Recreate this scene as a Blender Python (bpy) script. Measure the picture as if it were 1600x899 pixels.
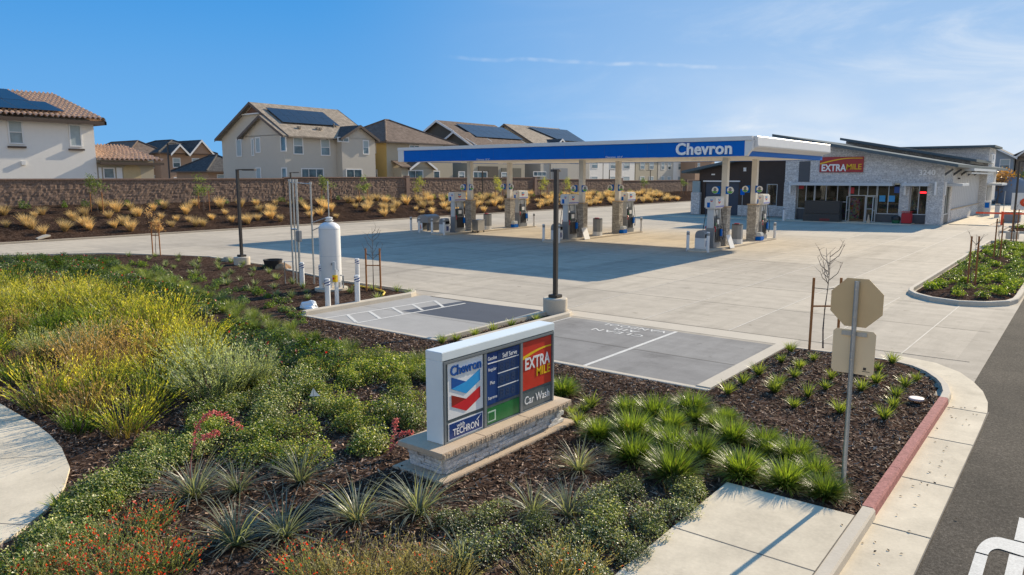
import bpy, bmesh, math, random
import numpy as np
from mathutils import Vector, Matrix, noise

S = bpy.context.scene
COL = S.collection
for o in list(bpy.data.objects):
    bpy.data.objects.remove(o)
rnd = random.Random(7)

# ------------------------------------------------------------------ camera
FPX = 1157.8; PITCH = math.radians(8.52); YAW = math.radians(37.95); CAMH = 4.2
cam_d = bpy.data.cameras.new('camera'); cam = bpy.data.objects.new('camera', cam_d); COL.objects.link(cam)
cam.location = (0, 0, CAMH); cam.rotation_euler = (math.pi / 2 - PITCH, 0, YAW)
cam_d.sensor_width = 36; cam_d.lens = FPX / 1600 * 36; cam_d.clip_end = 4000; cam_d.clip_start = .1
S.camera = cam

# ------------------------------------------------------------------ sky and sun
SUN_AZ = math.radians(6.6)        # from +Y towards +X
SUN_EL = math.radians(25.2)
SKY_STRENGTH = .10; SUN_STRENGTH = 5.0; EXPOSURE = .62; FILL_CLOUD = .85; FILL_CLOUD_TOP = .62
w = bpy.data.worlds.new('World'); S.world = w; w.use_nodes = True
nt = w.node_tree; nt.nodes.clear(); N = nt.nodes.new; LK = nt.links.new
out = N('ShaderNodeOutputWorld'); bg = N('ShaderNodeBackground'); bg.inputs[1].default_value = SKY_STRENGTH
sky = N('ShaderNodeTexSky'); sky.sky_type = 'NISHITA'; sky.sun_disc = False
sky.sun_elevation = SUN_EL; sky.sun_rotation = SUN_AZ; sky.altitude = 10
sky.air_density = 1.0; sky.dust_density = .5; sky.ozone_density = 2.2
hs = N('ShaderNodeHueSaturation'); hs.inputs['Saturation'].default_value = 1.22; hs.inputs['Value'].default_value = 1.0
LK(sky.outputs[0], hs.inputs['Color'])
tc = N('ShaderNodeTexCoord')
def vmath(op, a, b=None):
    n = N('ShaderNodeVectorMath'); n.operation = op
    for i, v in enumerate((a, b)):
        if v is None: continue
        if isinstance(v, (tuple, list)): n.inputs[i].default_value = v
        else: LK(v, n.inputs[i])
    return n
def mth(op, a, b=0.0, clamp=False):
    n = N('ShaderNodeMath'); n.operation = op; n.use_clamp = clamp
    for i, v in enumerate((a, b)):
        if isinstance(v, (int, float)): n.inputs[i].default_value = v
        else: LK(v, n.inputs[i])
    return n.outputs[0]
def mapr(v, a, b, c=0., d=1.):
    n = N('ShaderNodeMapRange'); n.interpolation_type = 'SMOOTHSTEP'
    LK(v, n.inputs[0])
    for i, q in enumerate((a, b, c, d)): n.inputs[i + 1].default_value = q
    return n.outputs[0]
sep = N('ShaderNodeSeparateXYZ'); LK(tc.outputs['Generated'], sep.inputs[0])
el = sep.outputs[2]
# angle round from the view of the forecourt: projections on two horizontal axes
rt = (math.cos(YAW), math.sin(YAW), 0); fw = (-math.sin(YAW), math.cos(YAW), 0)
dr = vmath('DOT_PRODUCT', tc.outputs['Generated'], rt).outputs['Value']
df = vmath('DOT_PRODUCT', tc.outputs['Generated'], fw).outputs['Value']
az = mth('ARCTAN2', dr, df); 
cx = N('ShaderNodeCombineXYZ'); LK(mth('MULTIPLY', az, 3.0), cx.inputs[0]); LK(mth('MULTIPLY', el, 9.0), cx.inputs[1])
n1 = N('ShaderNodeTexNoise'); n1.inputs['Scale'].default_value = 1.3; n1.inputs['Detail'].default_value = 9; n1.inputs['Roughness'].default_value = .62; n1.inputs['Distortion'].default_value = .7
LK(cx.outputs[0], n1.inputs['Vector'])
wisp = mapr(n1.outputs[0], .44, .76)
right_side = mapr(az, -.15, .6)
low = mapr(el, .30, .05)
wm = mth('MULTIPLY', mth('MULTIPLY', wisp, right_side), mth('ADD', mth('MULTIPLY', low, .5), .36))
# low pale bank towards the sun
n2 = N('ShaderNodeTexNoise'); n2.inputs['Scale'].default_value = 2.0; n2.inputs['Detail'].default_value = 7; LK(cx.outputs[0], n2.inputs['Vector'])
bank = mth('MULTIPLY', mth('MULTIPLY', mapr(el, .17, .03), mapr(az, .0, .42)), mapr(n2.outputs[0], .3, .7, .25, .75))
# contrail: a thin wavering line
n3 = N('ShaderNodeTexNoise'); n3.noise_dimensions = '1D'; n3.inputs['Scale'].default_value = 9; n3.inputs['Detail'].default_value = 3; LK(az, n3.inputs['W'])
ctr = mth('ADD', mth('MULTIPLY', az, -.05), mth('ADD', .143, mth('MULTIPLY', n3.outputs[0], .012)))
dist = mth('ABSOLUTE', mth('SUBTRACT', el, ctr))
line = mth('MULTIPLY', mapr(dist, .0036, .0004), mth('MULTIPLY', mapr(az, -.10, -.02), mapr(az, .36, .22)))
n4 = N('ShaderNodeTexNoise'); n4.inputs['Scale'].default_value = 40; LK(tc.outputs['Generated'], n4.inputs['Vector'])
line = mth('MULTIPLY', line, mapr(n4.outputs[0], .35, .7, .05, .32))
mask = mth('ADD', mth('ADD', wm, bank), line, True)
def mixw(f, a, b):
    n = N('ShaderNodeMix'); n.data_type = 'RGBA'
    if isinstance(f, (int, float)): n.inputs['Factor'].default_value = f
    else: LK(f, n.inputs['Factor'])
    for i, v in ((6, a), (7, b)):
        if isinstance(v, (tuple, list)): n.inputs[i].default_value = (*v, 1)
        else: LK(v, n.inputs[i])
    return n.outputs[2]
K = 1 / (SKY_STRENGTH * 2 ** EXPOSURE)
kc = lambda *c: tuple(q * K for q in c)
sunv = (math.sin(SUN_AZ) * math.cos(SUN_EL), math.cos(SUN_AZ) * math.cos(SUN_EL), math.sin(SUN_EL))
near_sun = mapr(vmath('DOT_PRODUCT', tc.outputs['Generated'], sunv).outputs['Value'], .52, 1.0)
top = mixw(near_sun, kc(.038, .295, .75), kc(.29, .50, .82)); hor = mixw(near_sun, kc(.165, .455, .86), kc(.55, .72, .94))
blue = mixw(mapr(el, .30, -.03), top, hor)
dim = N('ShaderNodeMix'); dim.data_type = 'RGBA'; dim.blend_type = 'DARKEN'; dim.inputs['Factor'].default_value = 1; LK(hs.outputs[0], dim.inputs[6]); dim.inputs[7].default_value = (*kc(.4, .6, .85), 1)
blue = mixw(.06, blue, dim.outputs[2])
clear = mixw(mask, blue, kc(.80, .87, .95))
# made-up bright cloud bank, unseen behind the viewpoint, added to fill shaded faces
nb = N('ShaderNodeTexNoise'); nb.inputs['Scale'].default_value = 3.5; nb.inputs['Detail'].default_value = 6; LK(tc.outputs['Generated'], nb.inputs['Vector'])
back = mth('MULTIPLY', mth('MULTIPLY', mapr(df, -.02, -.35), mapr(el, FILL_CLOUD_TOP, FILL_CLOUD_TOP * .5)), mapr(nb.outputs[0], .3, .55, .55, 1.))
full = mixw(back, clear, kc(FILL_CLOUD, FILL_CLOUD * .985, FILL_CLOUD * .95))
LK(full, bg.inputs[0]); LK(bg.outputs[0], out.inputs[0])

sd = bpy.data.lights.new('sun', 'SUN'); sd.energy = SUN_STRENGTH; sd.angle = math.radians(.5); sd.color = (1, .86, .65)
sun = bpy.data.objects.new('sun', sd); COL.objects.link(sun)
sv = Vector((math.sin(SUN_AZ) * math.cos(SUN_EL), math.cos(SUN_AZ) * math.cos(SUN_EL), math.sin(SUN_EL)))
sun.rotation_euler = sv.to_track_quat('Z', 'Y').to_euler(); sun.location = (0, 0, 60)
S.view_settings.view_transform = 'Standard'; S.view_settings.look = 'None'; S.view_settings.exposure = EXPOSURE; S.view_settings.gamma = 1
S.view_settings.use_curve_mapping = False
S.cycles.max_bounces = 6; S.cycles.transparent_max_bounces = 4; S.cycles.diffuse_bounces = 3; S.cycles.glossy_bounces = 3

# ------------------------------------------------------------------ surveying: sight lines to real places
_c, _s = math.cos(PITCH), math.sin(PITCH)
RT = Vector(rt); FW = Vector(fw); FD = FW * _c + Vector((0, 0, -_s)); UP = FW * _s + Vector((0, 0, _c)); EYE = Vector((0, 0, CAMH))
def ray(px, py): return RT * ((px - 800) / FPX) - UP * ((py - 449.5) / FPX) + FD
def G(px, py, z=0.): r = ray(px, py); return EYE + r * ((z - CAMH) / r.z)
def onx(px, py, x): r = ray(px, py); return EYE + r * (x / r.x)
def ony(px, py, y): r = ray(px, py); return EYE + r * (y / r.y)

# ------------------------------------------------------------------ naming
def tag(o, label=None, cat=None, group=None, kind=None):
    if label: o['label'] = label
    if cat: o['category'] = cat
    if group: o['group'] = group
    if kind: o['kind'] = kind
    return o
def thing(name, loc, label, cat, group=None, rz=0):
    o = bpy.data.objects.new(name, None); COL.objects.link(o); o.empty_display_size = .2
    o.location = loc; o.rotation_euler.z = rz
    return tag(o, label, cat, group)
def kids(o): return [c for c in COL.objects if c.parent == o]
def rootloc(o):
    v = Vector((0, 0, 0))
    while o is not None: v += o.location; o = o.parent
    return v
def copy_tree(o, loc=None, rz=None, label=None, parent=None, table=None):
    c = o.copy(); COL.objects.link(c)
    if parent: c.parent = parent
    if loc is not None: c.location = loc
    if rz is not None: c.rotation_euler.z = rz
    if label: c['label'] = label
    for ch in list(o.children): copy_tree(ch, parent=c)
    return c

# ------------------------------------------------------------------ mesh builder
SPLIT = set('''stone_wainscot lower_panel recessed_light sign_bracket wall_light door_panel shelf_rack leg bolt fence_post shutter roof_vent cross_pipe
 price_display fascia_seam rake_board sill rule valance_stripe window_poster door_frame stone_wall side_stone frame_bar fascia_band fascia_blue wall brown_wall awning vent_pipe eave sunshade stripe tower bay_wall cap_stone'''.split())
class MB:
    def __init__(s): s.v = []; s.f = []; s.mi = []; s.m = 0; s.g = []
    def _add(s, vs, fs):
        b = len(s.v); s.g.append((b, len(s.f))); s.v += [tuple(p) for p in vs]; s.f += [[b + i for i in f] for f in fs]; s.mi += [s.m] * len(fs); return s
    def box(s, x0, x1, y0, y1, z0, z1):
        x0, x1 = sorted((x0, x1)); y0, y1 = sorted((y0, y1)); z0, z1 = sorted((z0, z1))
        return s._add([(x, y, z) for z in (z0, z1) for x, y in ((x0, y0), (x1, y0), (x1, y1), (x0, y1))],
                      [(3, 2, 1, 0), (4, 5, 6, 7), (0, 1, 5, 4), (1, 2, 6, 5), (2, 3, 7, 6), (3, 0, 4, 7)])
    def cbox(s, c, d): return s.box(c[0] - d[0] / 2, c[0] + d[0] / 2, c[1] - d[1] / 2, c[1] + d[1] / 2, c[2] - d[2] / 2, c[2] + d[2] / 2)
    def poly(s, pts): return s._add(pts, [list(range(len(pts)))])
    def prism(s, pts, ext):
        n = len(pts); e = Vector(ext); a = [Vector(p) for p in pts]
        nrm = Vector((0, 0, 0))
        for i in range(n): nrm += a[i].cross(a[(i + 1) % n])
        if nrm.dot(e) > 0: a = a[::-1]
        return s._add(a + [p + e for p in a], [list(range(n)), [n + i for i in range(n)][::-1]] + [[i, n + i, n + (i + 1) % n, (i + 1) % n][::1] if True else 0 for i in range(n)])
    def tube(s, pts, r, n=8, caps=True):
        P = [Vector(p) for p in pts]; R = r if isinstance(r, (list, tuple)) else [r] * len(P)
        vs = []; up = Vector((0, 0, 1))
        for i, p in enumerate(P):
            d = (P[min(i + 1, len(P) - 1)] - P[max(i - 1, 0)]).normalized()
            a = d.cross(up)
            if a.length < 1e-3: a = d.cross(Vector((0, 1, 0)))
            a.normalize(); b = a.cross(d).normalized()
            vs += [p + (a * math.cos(2 * math.pi * k / n) + b * math.sin(2 * math.pi * k / n)) * R[i] for k in range(n)]
        fs = []
        for i in range(len(P) - 1):
            for k in range(n):
                fs.append((i * n + k, i * n + (k + 1) % n, (i + 1) * n + (k + 1) % n, (i + 1) * n + k))
        if caps: fs += [list(range(n))[::-1], [(len(P) - 1) * n + k for k in range(n)]]
        return s._add(vs, fs)
    def lathe(s, prof, c=(0, 0, 0), n=24):
        vs = []; fs = []
        for r, z in prof: vs += [(c[0] + r * math.cos(2 * math.pi * k / n), c[1] + r * math.sin(2 * math.pi * k / n), c[2] + z) for k in range(n)]
        for i in range(len(prof) - 1):
            for k in range(n): fs.append((i * n + k, i * n + (k + 1) % n, (i + 1) * n + (k + 1) % n, (i + 1) * n + k))
        fs += [list(range(n))[::-1], [(len(prof) - 1) * n + k for k in range(n)]]
        return s._add(vs, fs)
    def build(s, name, mat, parent=None, bevel=0, smooth=False, local=False, loc=None, recalc=True):
        if name in SPLIT and parent and len(s.g) > 1:
            last = None
            for k, (a, fa) in enumerate(s.g):
                e, fe = s.g[k + 1] if k + 1 < len(s.g) else (len(s.v), len(s.f))
                q = MB(); q._add(s.v[a:e], [[i - a for i in f] for f in s.f[fa:fe]]); last = q.build(name, mat, parent, bevel, smooth, local, loc, recalc)
            return last
        me = bpy.data.meshes.new(name)
        if loc is None: loc = Vector((0, 0, 0))
        base = Vector(loc)
        if parent and not local: base = rootloc(parent)
        me.from_pydata([(p[0] - base[0], p[1] - base[1], p[2] - base[2]) for p in s.v], [], s.f)
        mats = mat if isinstance(mat, (list, tuple)) else [mat]
        for m in mats: me.materials.append(m)
        if len(mats) > 1: me.polygons.foreach_set('material_index', s.mi)
        if bevel or recalc:
            bm = bmesh.new(); bm.from_mesh(me)
            if recalc: bmesh.ops.recalc_face_normals(bm, faces=bm.faces)
            if bevel:
                es = [e for e in bm.edges if len(e.link_faces) == 2 and e.calc_face_angle(0) > .5]
                bmesh.ops.bevel(bm, geom=es, offset=bevel, segments=2, affect='EDGES', clamp_overlap=True)
            bm.to_mesh(me); bm.free()
        if smooth:
            me.polygons.foreach_set('use_smooth', [True] * len(me.polygons))
            me.set_sharp_from_angle(angle=.7)
        o = bpy.data.objects.new(name, me); COL.objects.link(o)
        if parent: o.parent = parent
        elif loc is not None: o.location = loc
        return o
def cut(M):  # pick base point for a one-mesh thing
    xs = np.array(M.v); return Vector((float(xs[:, 0].mean()), float(xs[:, 1].mean()), float(xs[:, 2].min())))

# ------------------------------------------------------------------ lettering
def text_shape(s, bold=0., space=1.0):
    cu = bpy.data.curves.new('letters', 'FONT'); cu.body = s; cu.offset = bold; cu.space_character = space; cu.resolution_u = 3
    o = bpy.data.objects.new('letters', cu); COL.objects.link(o)
    dg = bpy.context.evaluated_depsgraph_get(); me = bpy.data.meshes.new_from_object(o.evaluated_get(dg))
    vs = [v.co.copy() for v in me.vertices]; fs = [list(p.vertices) for p in me.polygons]
    bpy.data.objects.remove(o); bpy.data.curves.remove(cu); bpy.data.meshes.remove(me)
    return vs, fs
def lettering(name, s, c, R, U, wd, ht, mat, parent=None, depth=.004, bold=.012, space=1.0, shear=0.):
    vs, fs = text_shape(s, bold, space)
    a = np.array([(v.x, v.y) for v in vs]); mn = a.min(0); mx = a.max(0)
    R = Vector(R).normalized(); U = Vector(U).normalized(); Nn = R.cross(U); c = Vector(c)
    if wd is None: wd = ht * (mx[0] - mn[0]) / (mx[1] - mn[1])
    M = MB(); P = []
    for x, y in a:
        u = ((x - mn[0]) / (mx[0] - mn[0]) - .5) * wd; v = ((y - mn[1]) / (mx[1] - mn[1]) - .5) * ht
        P.append(c + R * (u + shear * v) + U * v)
    n = len(P)
    if depth:
        cnt = {}
        for f in fs:
            for i in range(len(f)):
                e = (f[i], f[(i + 1) % len(f)]); cnt[e] = 1
        side = [(a_, b_, b_ + n, a_ + n) for (a_, b_) in cnt if (b_, a_) not in cnt]
        M._add([p + Nn * depth for p in P] + P, fs + [tuple(q) for q in side])
    else: M._add(P, fs)
    return M.build(name, mat, parent, recalc=False) if parent else M.build(name, mat, None, recalc=False)

# ------------------------------------------------------------------ materials
def newmat(name):
    m = bpy.data.materials.new(name); m.use_nodes = True; t = m.node_tree; t.nodes.clear()
    o = t.nodes.new('ShaderNodeOutputMaterial'); b = t.nodes.new('ShaderNodeBsdfPrincipled'); t.links.new(b.outputs[0], o.inputs[0])
    return m, t, b, o
def _noise(t, vec, scale, detail=4, rough=.55):
    n = t.nodes.new('ShaderNodeTexNoise'); n.inputs['Scale'].default_value = scale; n.inputs['Detail'].default_value = detail; n.inputs['Roughness'].default_value = rough
    t.links.new(vec, n.inputs['Vector']); return n.outputs[0]
def _ramp(t, f, stops):
    r = t.nodes.new('ShaderNodeValToRGB'); t.links.new(f, r.inputs[0]); e = r.color_ramp.elements
    while len(e) < len(stops): e.new(.5)
    for i, (p, c) in enumerate(stops): e[i].position = p; e[i].color = (*c, 1) if len(c) == 3 else c
    return r.outputs[0]
def _mixc(t, f, a, b, mode='MIX'):
    n = t.nodes.new('ShaderNodeMix'); n.data_type = 'RGBA'; n.blend_type = mode
    if isinstance(f, (int, float)): n.inputs['Factor'].default_value = f
    else: t.links.new(f, n.inputs['Factor'])
    for i, v in ((6, a), (7, b)):
        if isinstance(v, (tuple, list)): n.inputs[i].default_value = (*v[:3], 1)
        else: t.links.new(v, n.inputs[i])
    return n.outputs[2]
def _bump(t, b, h, strength, dist=.02):
    n = t.nodes.new('ShaderNodeBump'); n.inputs['Strength'].default_value = strength; n.inputs['Distance'].default_value = dist
    t.links.new(h, n.inputs['Height']); t.links.new(n.outputs[0], b.inputs['Normal']); return n
def _coord(t, which='Object', scale=None):
    c = t.nodes.new('ShaderNodeTexCoord').outputs[which]
    if which == 'World':
        pass
    if scale:
        m = t.nodes.new('ShaderNodeMapping'); m.inputs['Scale'].default_value = scale; t.links.new(c, m.inputs['Vector']); c = m.outputs[0]
    return c
def _pos(t, scale=None):
    c = t.nodes.new('ShaderNodeNewGeometry').outputs['Position']
    if scale:
        m = t.nodes.new('ShaderNodeMapping'); m.inputs['Scale'].default_value = scale; t.links.new(c, m.inputs['Vector']); c = m.outputs[0]
    return c
def shade(c, k): return tuple(max(0, min(1, x * k)) for x in c)
def plain(name, c, rough=.5, metal=0., var=.08, scale=3., bump=0., spec=.5, fine=None):
    m, t, b, o = newmat(name)
    v = _pos(t); n = _noise(t, v, scale, 5, .6)
    col = _ramp(t, n, [(.25, shade(c, 1 - var)), (.75, shade(c, 1 + var))])
    if fine:
        n2 = _noise(t, v, fine, 3); col = _mixc(t, .5, col, _ramp(t, n2, [(.3, shade(c, 1 - var * 1.3)), (.7, shade(c, 1 + var * 1.3))]))
    t.links.new(col, b.inputs['Base Color']); b.inputs['Roughness'].default_value = rough; b.inputs['Metallic'].default_value = metal; b.inputs['Specular IOR Level'].default_value = spec if rough < .7 else min(spec, .12)
    if bump: _bump(t, b, _noise(t, v, fine or scale * 8, 4), bump)
    return m
def concrete(name, c, var=.14, streak=(.25, 1.6, 1), stain=.35, bump=.15, slab=None):
    m, t, b, o = newmat(name)
    p = _pos(t); big = _noise(t, p, .13, 4, .6); st = _noise(t, _pos(t, streak), .9, 5, .62); mid = _noise(t, p, 1.7, 6, .65); fine = _noise(t, p, 26, 3, .6)
    col = _ramp(t, big, [(.3, shade(c, 1 - var * .8)), (.7, shade(c, 1 + var * .7))])
    col = _mixc(t, .55, col, _ramp(t, st, [(.28, shade(c, 1 - var * 1.3)), (.5, c), (.75, shade(c, 1 + var * .9))]))
    col = _mixc(t, .42, col, _ramp(t, mid, [(.3, shade(c, 1 - var)), (.72, shade(c, 1 + var))]))
    spots = _ramp(t, _noise(t, p, .55, 7, .75), [(.60, (1, 1, 1)), (.74, (1 - stain,) * 3)])
    col = _mixc(t, 1., col, spots, 'MULTIPLY')
    col = _mixc(t, 1., col, _ramp(t, fine, [(.3, (.9, .9, .9)), (.7, (1.0, 1.0, 1.0))]), 'MULTIPLY')
    if slab:
        sx, sy, ox, oy = slab; mp = t.nodes.new('ShaderNodeMapping'); mp.inputs['Scale'].default_value = (1 / sx, 1 / sy, 0); mp.inputs['Location'].default_value = (-ox / sx, -oy / sy, 0); t.links.new(p, mp.inputs[0])
        fl = t.nodes.new('ShaderNodeVectorMath'); fl.operation = 'FLOOR'; t.links.new(mp.outputs[0], fl.inputs[0]); wn = t.nodes.new('ShaderNodeTexWhiteNoise'); t.links.new(fl.outputs[0], wn.inputs['Vector'])
        col = _mixc(t, 1., col, _ramp(t, wn.outputs['Value'], [(0, (.86, .86, .865)), (.5, (.97, .97, .97)), (1, (1.06, 1.055, 1.04))]), 'MULTIPLY')
        lane = _noise(t, _pos(t, (.9, .10, 1)), 1.0, 5, .7); col = _mixc(t, 1., col, _ramp(t, lane, [(.5, (1, 1, 1)), (.72, (.80, .80, .80))]), 'MULTIPLY')
        drip = _noise(t, p, 2.6, 3, .6); col = _mixc(t, 1., col, _ramp(t, drip, [(.66, (1, 1, 1)), (.73, (.72, .71, .70))]), 'MULTIPLY')
    t.links.new(col, b.inputs['Base Color']); b.inputs['Roughness'].default_value = .9; b.inputs['Specular IOR Level'].default_value = .08
    _bump(t, b, fine, bump, .006); return m
def asphalt(name, c):
    m, t, b, o = newmat(name); p = _pos(t)
    f = _noise(t, p, 70, 2, .7); g = _noise(t, p, .5, 6, .65); h = _noise(t, p, 14, 4, .7)
    f2 = _noise(t, p, 26, 3, .75); col = _mixc(t, .5, _ramp(t, f, [(.32, shade(c, .4)), (.55, c), (.72, shade(c, 2.4))]), _ramp(t, f2, [(.34, shade(c, .45)), (.55, c), (.70, shade(c, 2.2))]))
    col = _mixc(t, 1., col, _ramp(t, g, [(.3, (.72, .72, .72)), (.7, (1.15, 1.12, 1.08))]), 'MULTIPLY')
    col = _mixc(t, 1., col, _ramp(t, h, [(.3, (.75, .75, .75)), (.7, (1.1, 1.1, 1.1))]), 'MULTIPLY')
    t.links.new(col, b.inputs['Base Color']); b.inputs['Roughness'].default_value = .95; b.inputs['Specular IOR Level'].default_value = .06
    _bump(t, b, f, .5, .01); return m
def mulch(name, k=1.0):
    m, t, b, o = newmat(name); p = _pos(t)
    mp = t.nodes.new('ShaderNodeMapping'); t.links.new(p, mp.inputs[0]); mp.inputs['Scale'].default_value = (1, 1.0, 1)
    dn = t.nodes.new('ShaderNodeTexNoise'); dn.inputs['Scale'].default_value = 9; t.links.new(p, dn.inputs['Vector'])
    wv = _mixc(t, .12, mp.outputs[0], dn.outputs[1])
    v = t.nodes.new('ShaderNodeTexVoronoi'); v.inputs['Scale'].default_value = 24; t.links.new(wv, v.inputs['Vector'])
    v2 = t.nodes.new('ShaderNodeTexVoronoi'); v2.inputs['Scale'].default_value = 11; t.links.new(wv, v2.inputs['Vector'])
    s1 = t.nodes.new('ShaderNodeSeparateColor'); t.links.new(v.outputs['Color'], s1.inputs[0])
    s2 = t.nodes.new('ShaderNodeSeparateColor'); t.links.new(v2.outputs['Color'], s2.inputs[0])
    c1 = _ramp(t, s1.outputs[0], [(0, shade((.022, .014, .010), k)), (.55, shade((.055, .034, .025), k)), (.85, shade((.11, .073, .054), k)), (1, shade((.22, .16, .125), k))])
    c2 = _ramp(t, s2.outputs[1], [(0, shade((.02, .013, .01), k)), (.6, shade((.07, .045, .034), k)), (1, shade((.14, .10, .08), k))])
    col = _mixc(t, .4, c1, c2)
    col = _mixc(t, 1., col, _ramp(t, _noise(t, p, .6, 4), [(.3, (.75, .75, .75)), (.7, (1.2, 1.15, 1.1))]), 'MULTIPLY')
    t.links.new(col, b.inputs['Base Color']); b.inputs['Roughness'].default_value = 1.; b.inputs['Specular IOR Level'].default_value = .0
    _bump(t, b, s1.outputs[1], .9, .03); return m
def masonry(name, c1, c2, cm, bw, bh, gap=.012, bump=.6, rough=.9, nscale=14., jag=.03, tones=None):
    """courses on upright faces: across = x+y, up = z"""
    m, t, b, o = newmat(name); p = _pos(t); sx = t.nodes.new('ShaderNodeSeparateXYZ'); t.links.new(p, sx.inputs[0])
    ad = t.nodes.new('ShaderNodeMath'); t.links.new(sx.outputs[0], ad.inputs[0]); t.links.new(sx.outputs[1], ad.inputs[1])
    nz = t.nodes.new('ShaderNodeTexNoise'); nz.inputs['Scale'].default_value = 5; t.links.new(p, nz.inputs['Vector'])
    k = t.nodes.new('ShaderNodeMath'); k.operation = 'MULTIPLY_ADD'; t.links.new(nz.outputs[0], k.inputs[0]); k.inputs[1].default_value = jag; t.links.new(sx.outputs[2], k.inputs[2])
    cb = t.nodes.new('ShaderNodeCombineXYZ'); t.links.new(ad.outputs[0], cb.inputs[0]); t.links.new(k.outputs[0], cb.inputs[1])
    br = t.nodes.new('ShaderNodeTexBrick'); t.links.new(cb.outputs[0], br.inputs['Vector'])
    br.inputs['Scale'].default_value = 1; br.inputs['Brick Width'].default_value = bw; br.inputs['Row Height'].default_value = bh; br.inputs['Mortar Size'].default_value = gap; br.inputs['Mortar Smooth'].default_value = .3
    br.inputs['Color1'].default_value = (*c1, 1); br.inputs['Color2'].default_value = (*c2, 1); br.inputs['Mortar'].default_value = (*cm, 1); br.inputs['Bias'].default_value = 0; br.offset = .37; br.squash = .6; br.squash_frequency = 3
    n = _noise(t, p, nscale, 5, .65)
    col = _mixc(t, 1., br.outputs['Color'], _ramp(t, n, [(.28, (.68, .68, .68)), (.72, (1.2, 1.2, 1.2))]), 'MULTIPLY')
    t.links.new(col, b.inputs['Base Color']); b.inputs['Roughness'].default_value = rough; b.inputs['Specular IOR Level'].default_value = .15
    hh = t.nodes.new('ShaderNodeMath'); hh.operation = 'SUBTRACT'; t.links.new(n, hh.inputs[0]); t.links.new(br.outputs['Fac'], hh.inputs[1])
    _bump(t, b, hh.outputs[0], bump, .04); return m
def rooftile(name, c1, c2, row=.3, wid=.33):
    m, t, b, o = newmat(name); p = _pos(t); sx = t.nodes.new('ShaderNodeSeparateXYZ'); t.links.new(p, sx.inputs[0])
    cb = t.nodes.new('ShaderNodeCombineXYZ')
    ad = t.nodes.new('ShaderNodeMath'); t.links.new(sx.outputs[0], ad.inputs[0]); t.links.new(sx.outputs[1], ad.inputs[1])
    t.links.new(ad.outputs[0], cb.inputs[0]); t.links.new(sx.outputs[2], cb.inputs[1])
    br = t.nodes.new('ShaderNodeTexBrick'); t.links.new(cb.outputs[0], br.inputs['Vector']); br.inputs['Scale'].default_value = 1
    br.inputs['Brick Width'].default_value = wid; br.inputs['Row Height'].default_value = row * .5; br.inputs['Mortar Size'].default_value = .012
    br.inputs['Color1'].default_value = (*c1, 1); br.inputs['Color2'].default_value = (*c2, 1); br.inputs['Mortar'].default_value = (*shade(c1, .4), 1)
    col = _mixc(t, 1., br.outputs['Color'], _ramp(t, _noise(t, p, 2.2, 4), [(.3, (.75, .75, .75)), (.7, (1.18, 1.18, 1.18))]), 'MULTIPLY')
    t.links.new(col, b.inputs['Base Color']); b.inputs['Roughness'].default_value = .9; b.inputs['Specular IOR Level'].default_value = .12
    _bump(t, b, br.outputs['Fac'], -.6, .03); return m
def glass(name, c=(.03, .045, .05), rough=.06):
    m, t, b, o = newmat(name); p = _pos(t)
    col = _ramp(t, _noise(t, p, .9, 3), [(.35, shade(c, .5)), (.65, shade(c, 1.6))])
    t.links.new(col, b.inputs['Base Color']); b.inputs['Roughness'].default_value = rough; b.inputs['Specular IOR Level'].default_value = .9; return m
def leaf(name, rough=.5, trans=.3, spec=.4, glow=(1.25, 1.25, .55)):
    m, t, b, o = newmat(name)
    a = t.nodes.new('ShaderNodeAttribute'); a.attribute_name = 'Col'
    oi = t.nodes.new('ShaderNodeObjectInfo')
    col = _mixc(t, 1., a.outputs['Color'], _ramp(t, oi.outputs['Random'], [(0, (.72, .74, .74)), (.5, (1, 1, 1)), (1, (1.25, 1.2, 1.05))]), 'MULTIPLY')
    t.links.new(col, b.inputs['Base Color']); b.inputs['Roughness'].default_value = rough; b.inputs['Specular IOR Level'].default_value = spec
    tr = t.nodes.new('ShaderNodeBsdfTranslucent'); t.links.new(_mixc(t, 1., col, glow, 'MULTIPLY'), tr.inputs[0])
    ms = t.nodes.new('ShaderNodeMixShader'); ms.inputs[0].default_value = trans
    t.links.new(b.outputs[0], ms.inputs[1]); t.links.new(tr.outputs[0], ms.inputs[2]); t.links.new(ms.outputs[0], o.inputs[0]); return m
def thinglass(name, tint, k):
    m, t, b, o = newmat(name); b.inputs['Base Color'].default_value = (.01, .012, .012, 1); b.inputs['Roughness'].default_value = .03; b.inputs['Specular IOR Level'].default_value = .9
    tr = t.nodes.new('ShaderNodeBsdfTransparent'); tr.inputs[0].default_value = (*tint, 1); ms = t.nodes.new('ShaderNodeMixShader'); ms.inputs[0].default_value = k
    t.links.new(b.outputs[0], ms.inputs[1]); t.links.new(tr.outputs[0], ms.inputs[2]); t.links.new(ms.outputs[0], o.inputs[0]); return m
def lamp_mat(name, c, e):
    m, t, b, o = newmat(name); b.inputs['Base Color'].default_value = (*c, 1); b.inputs['Emission Color'].default_value = (*c, 1); b.inputs['Emission Strength'].default_value = e; return m

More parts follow.
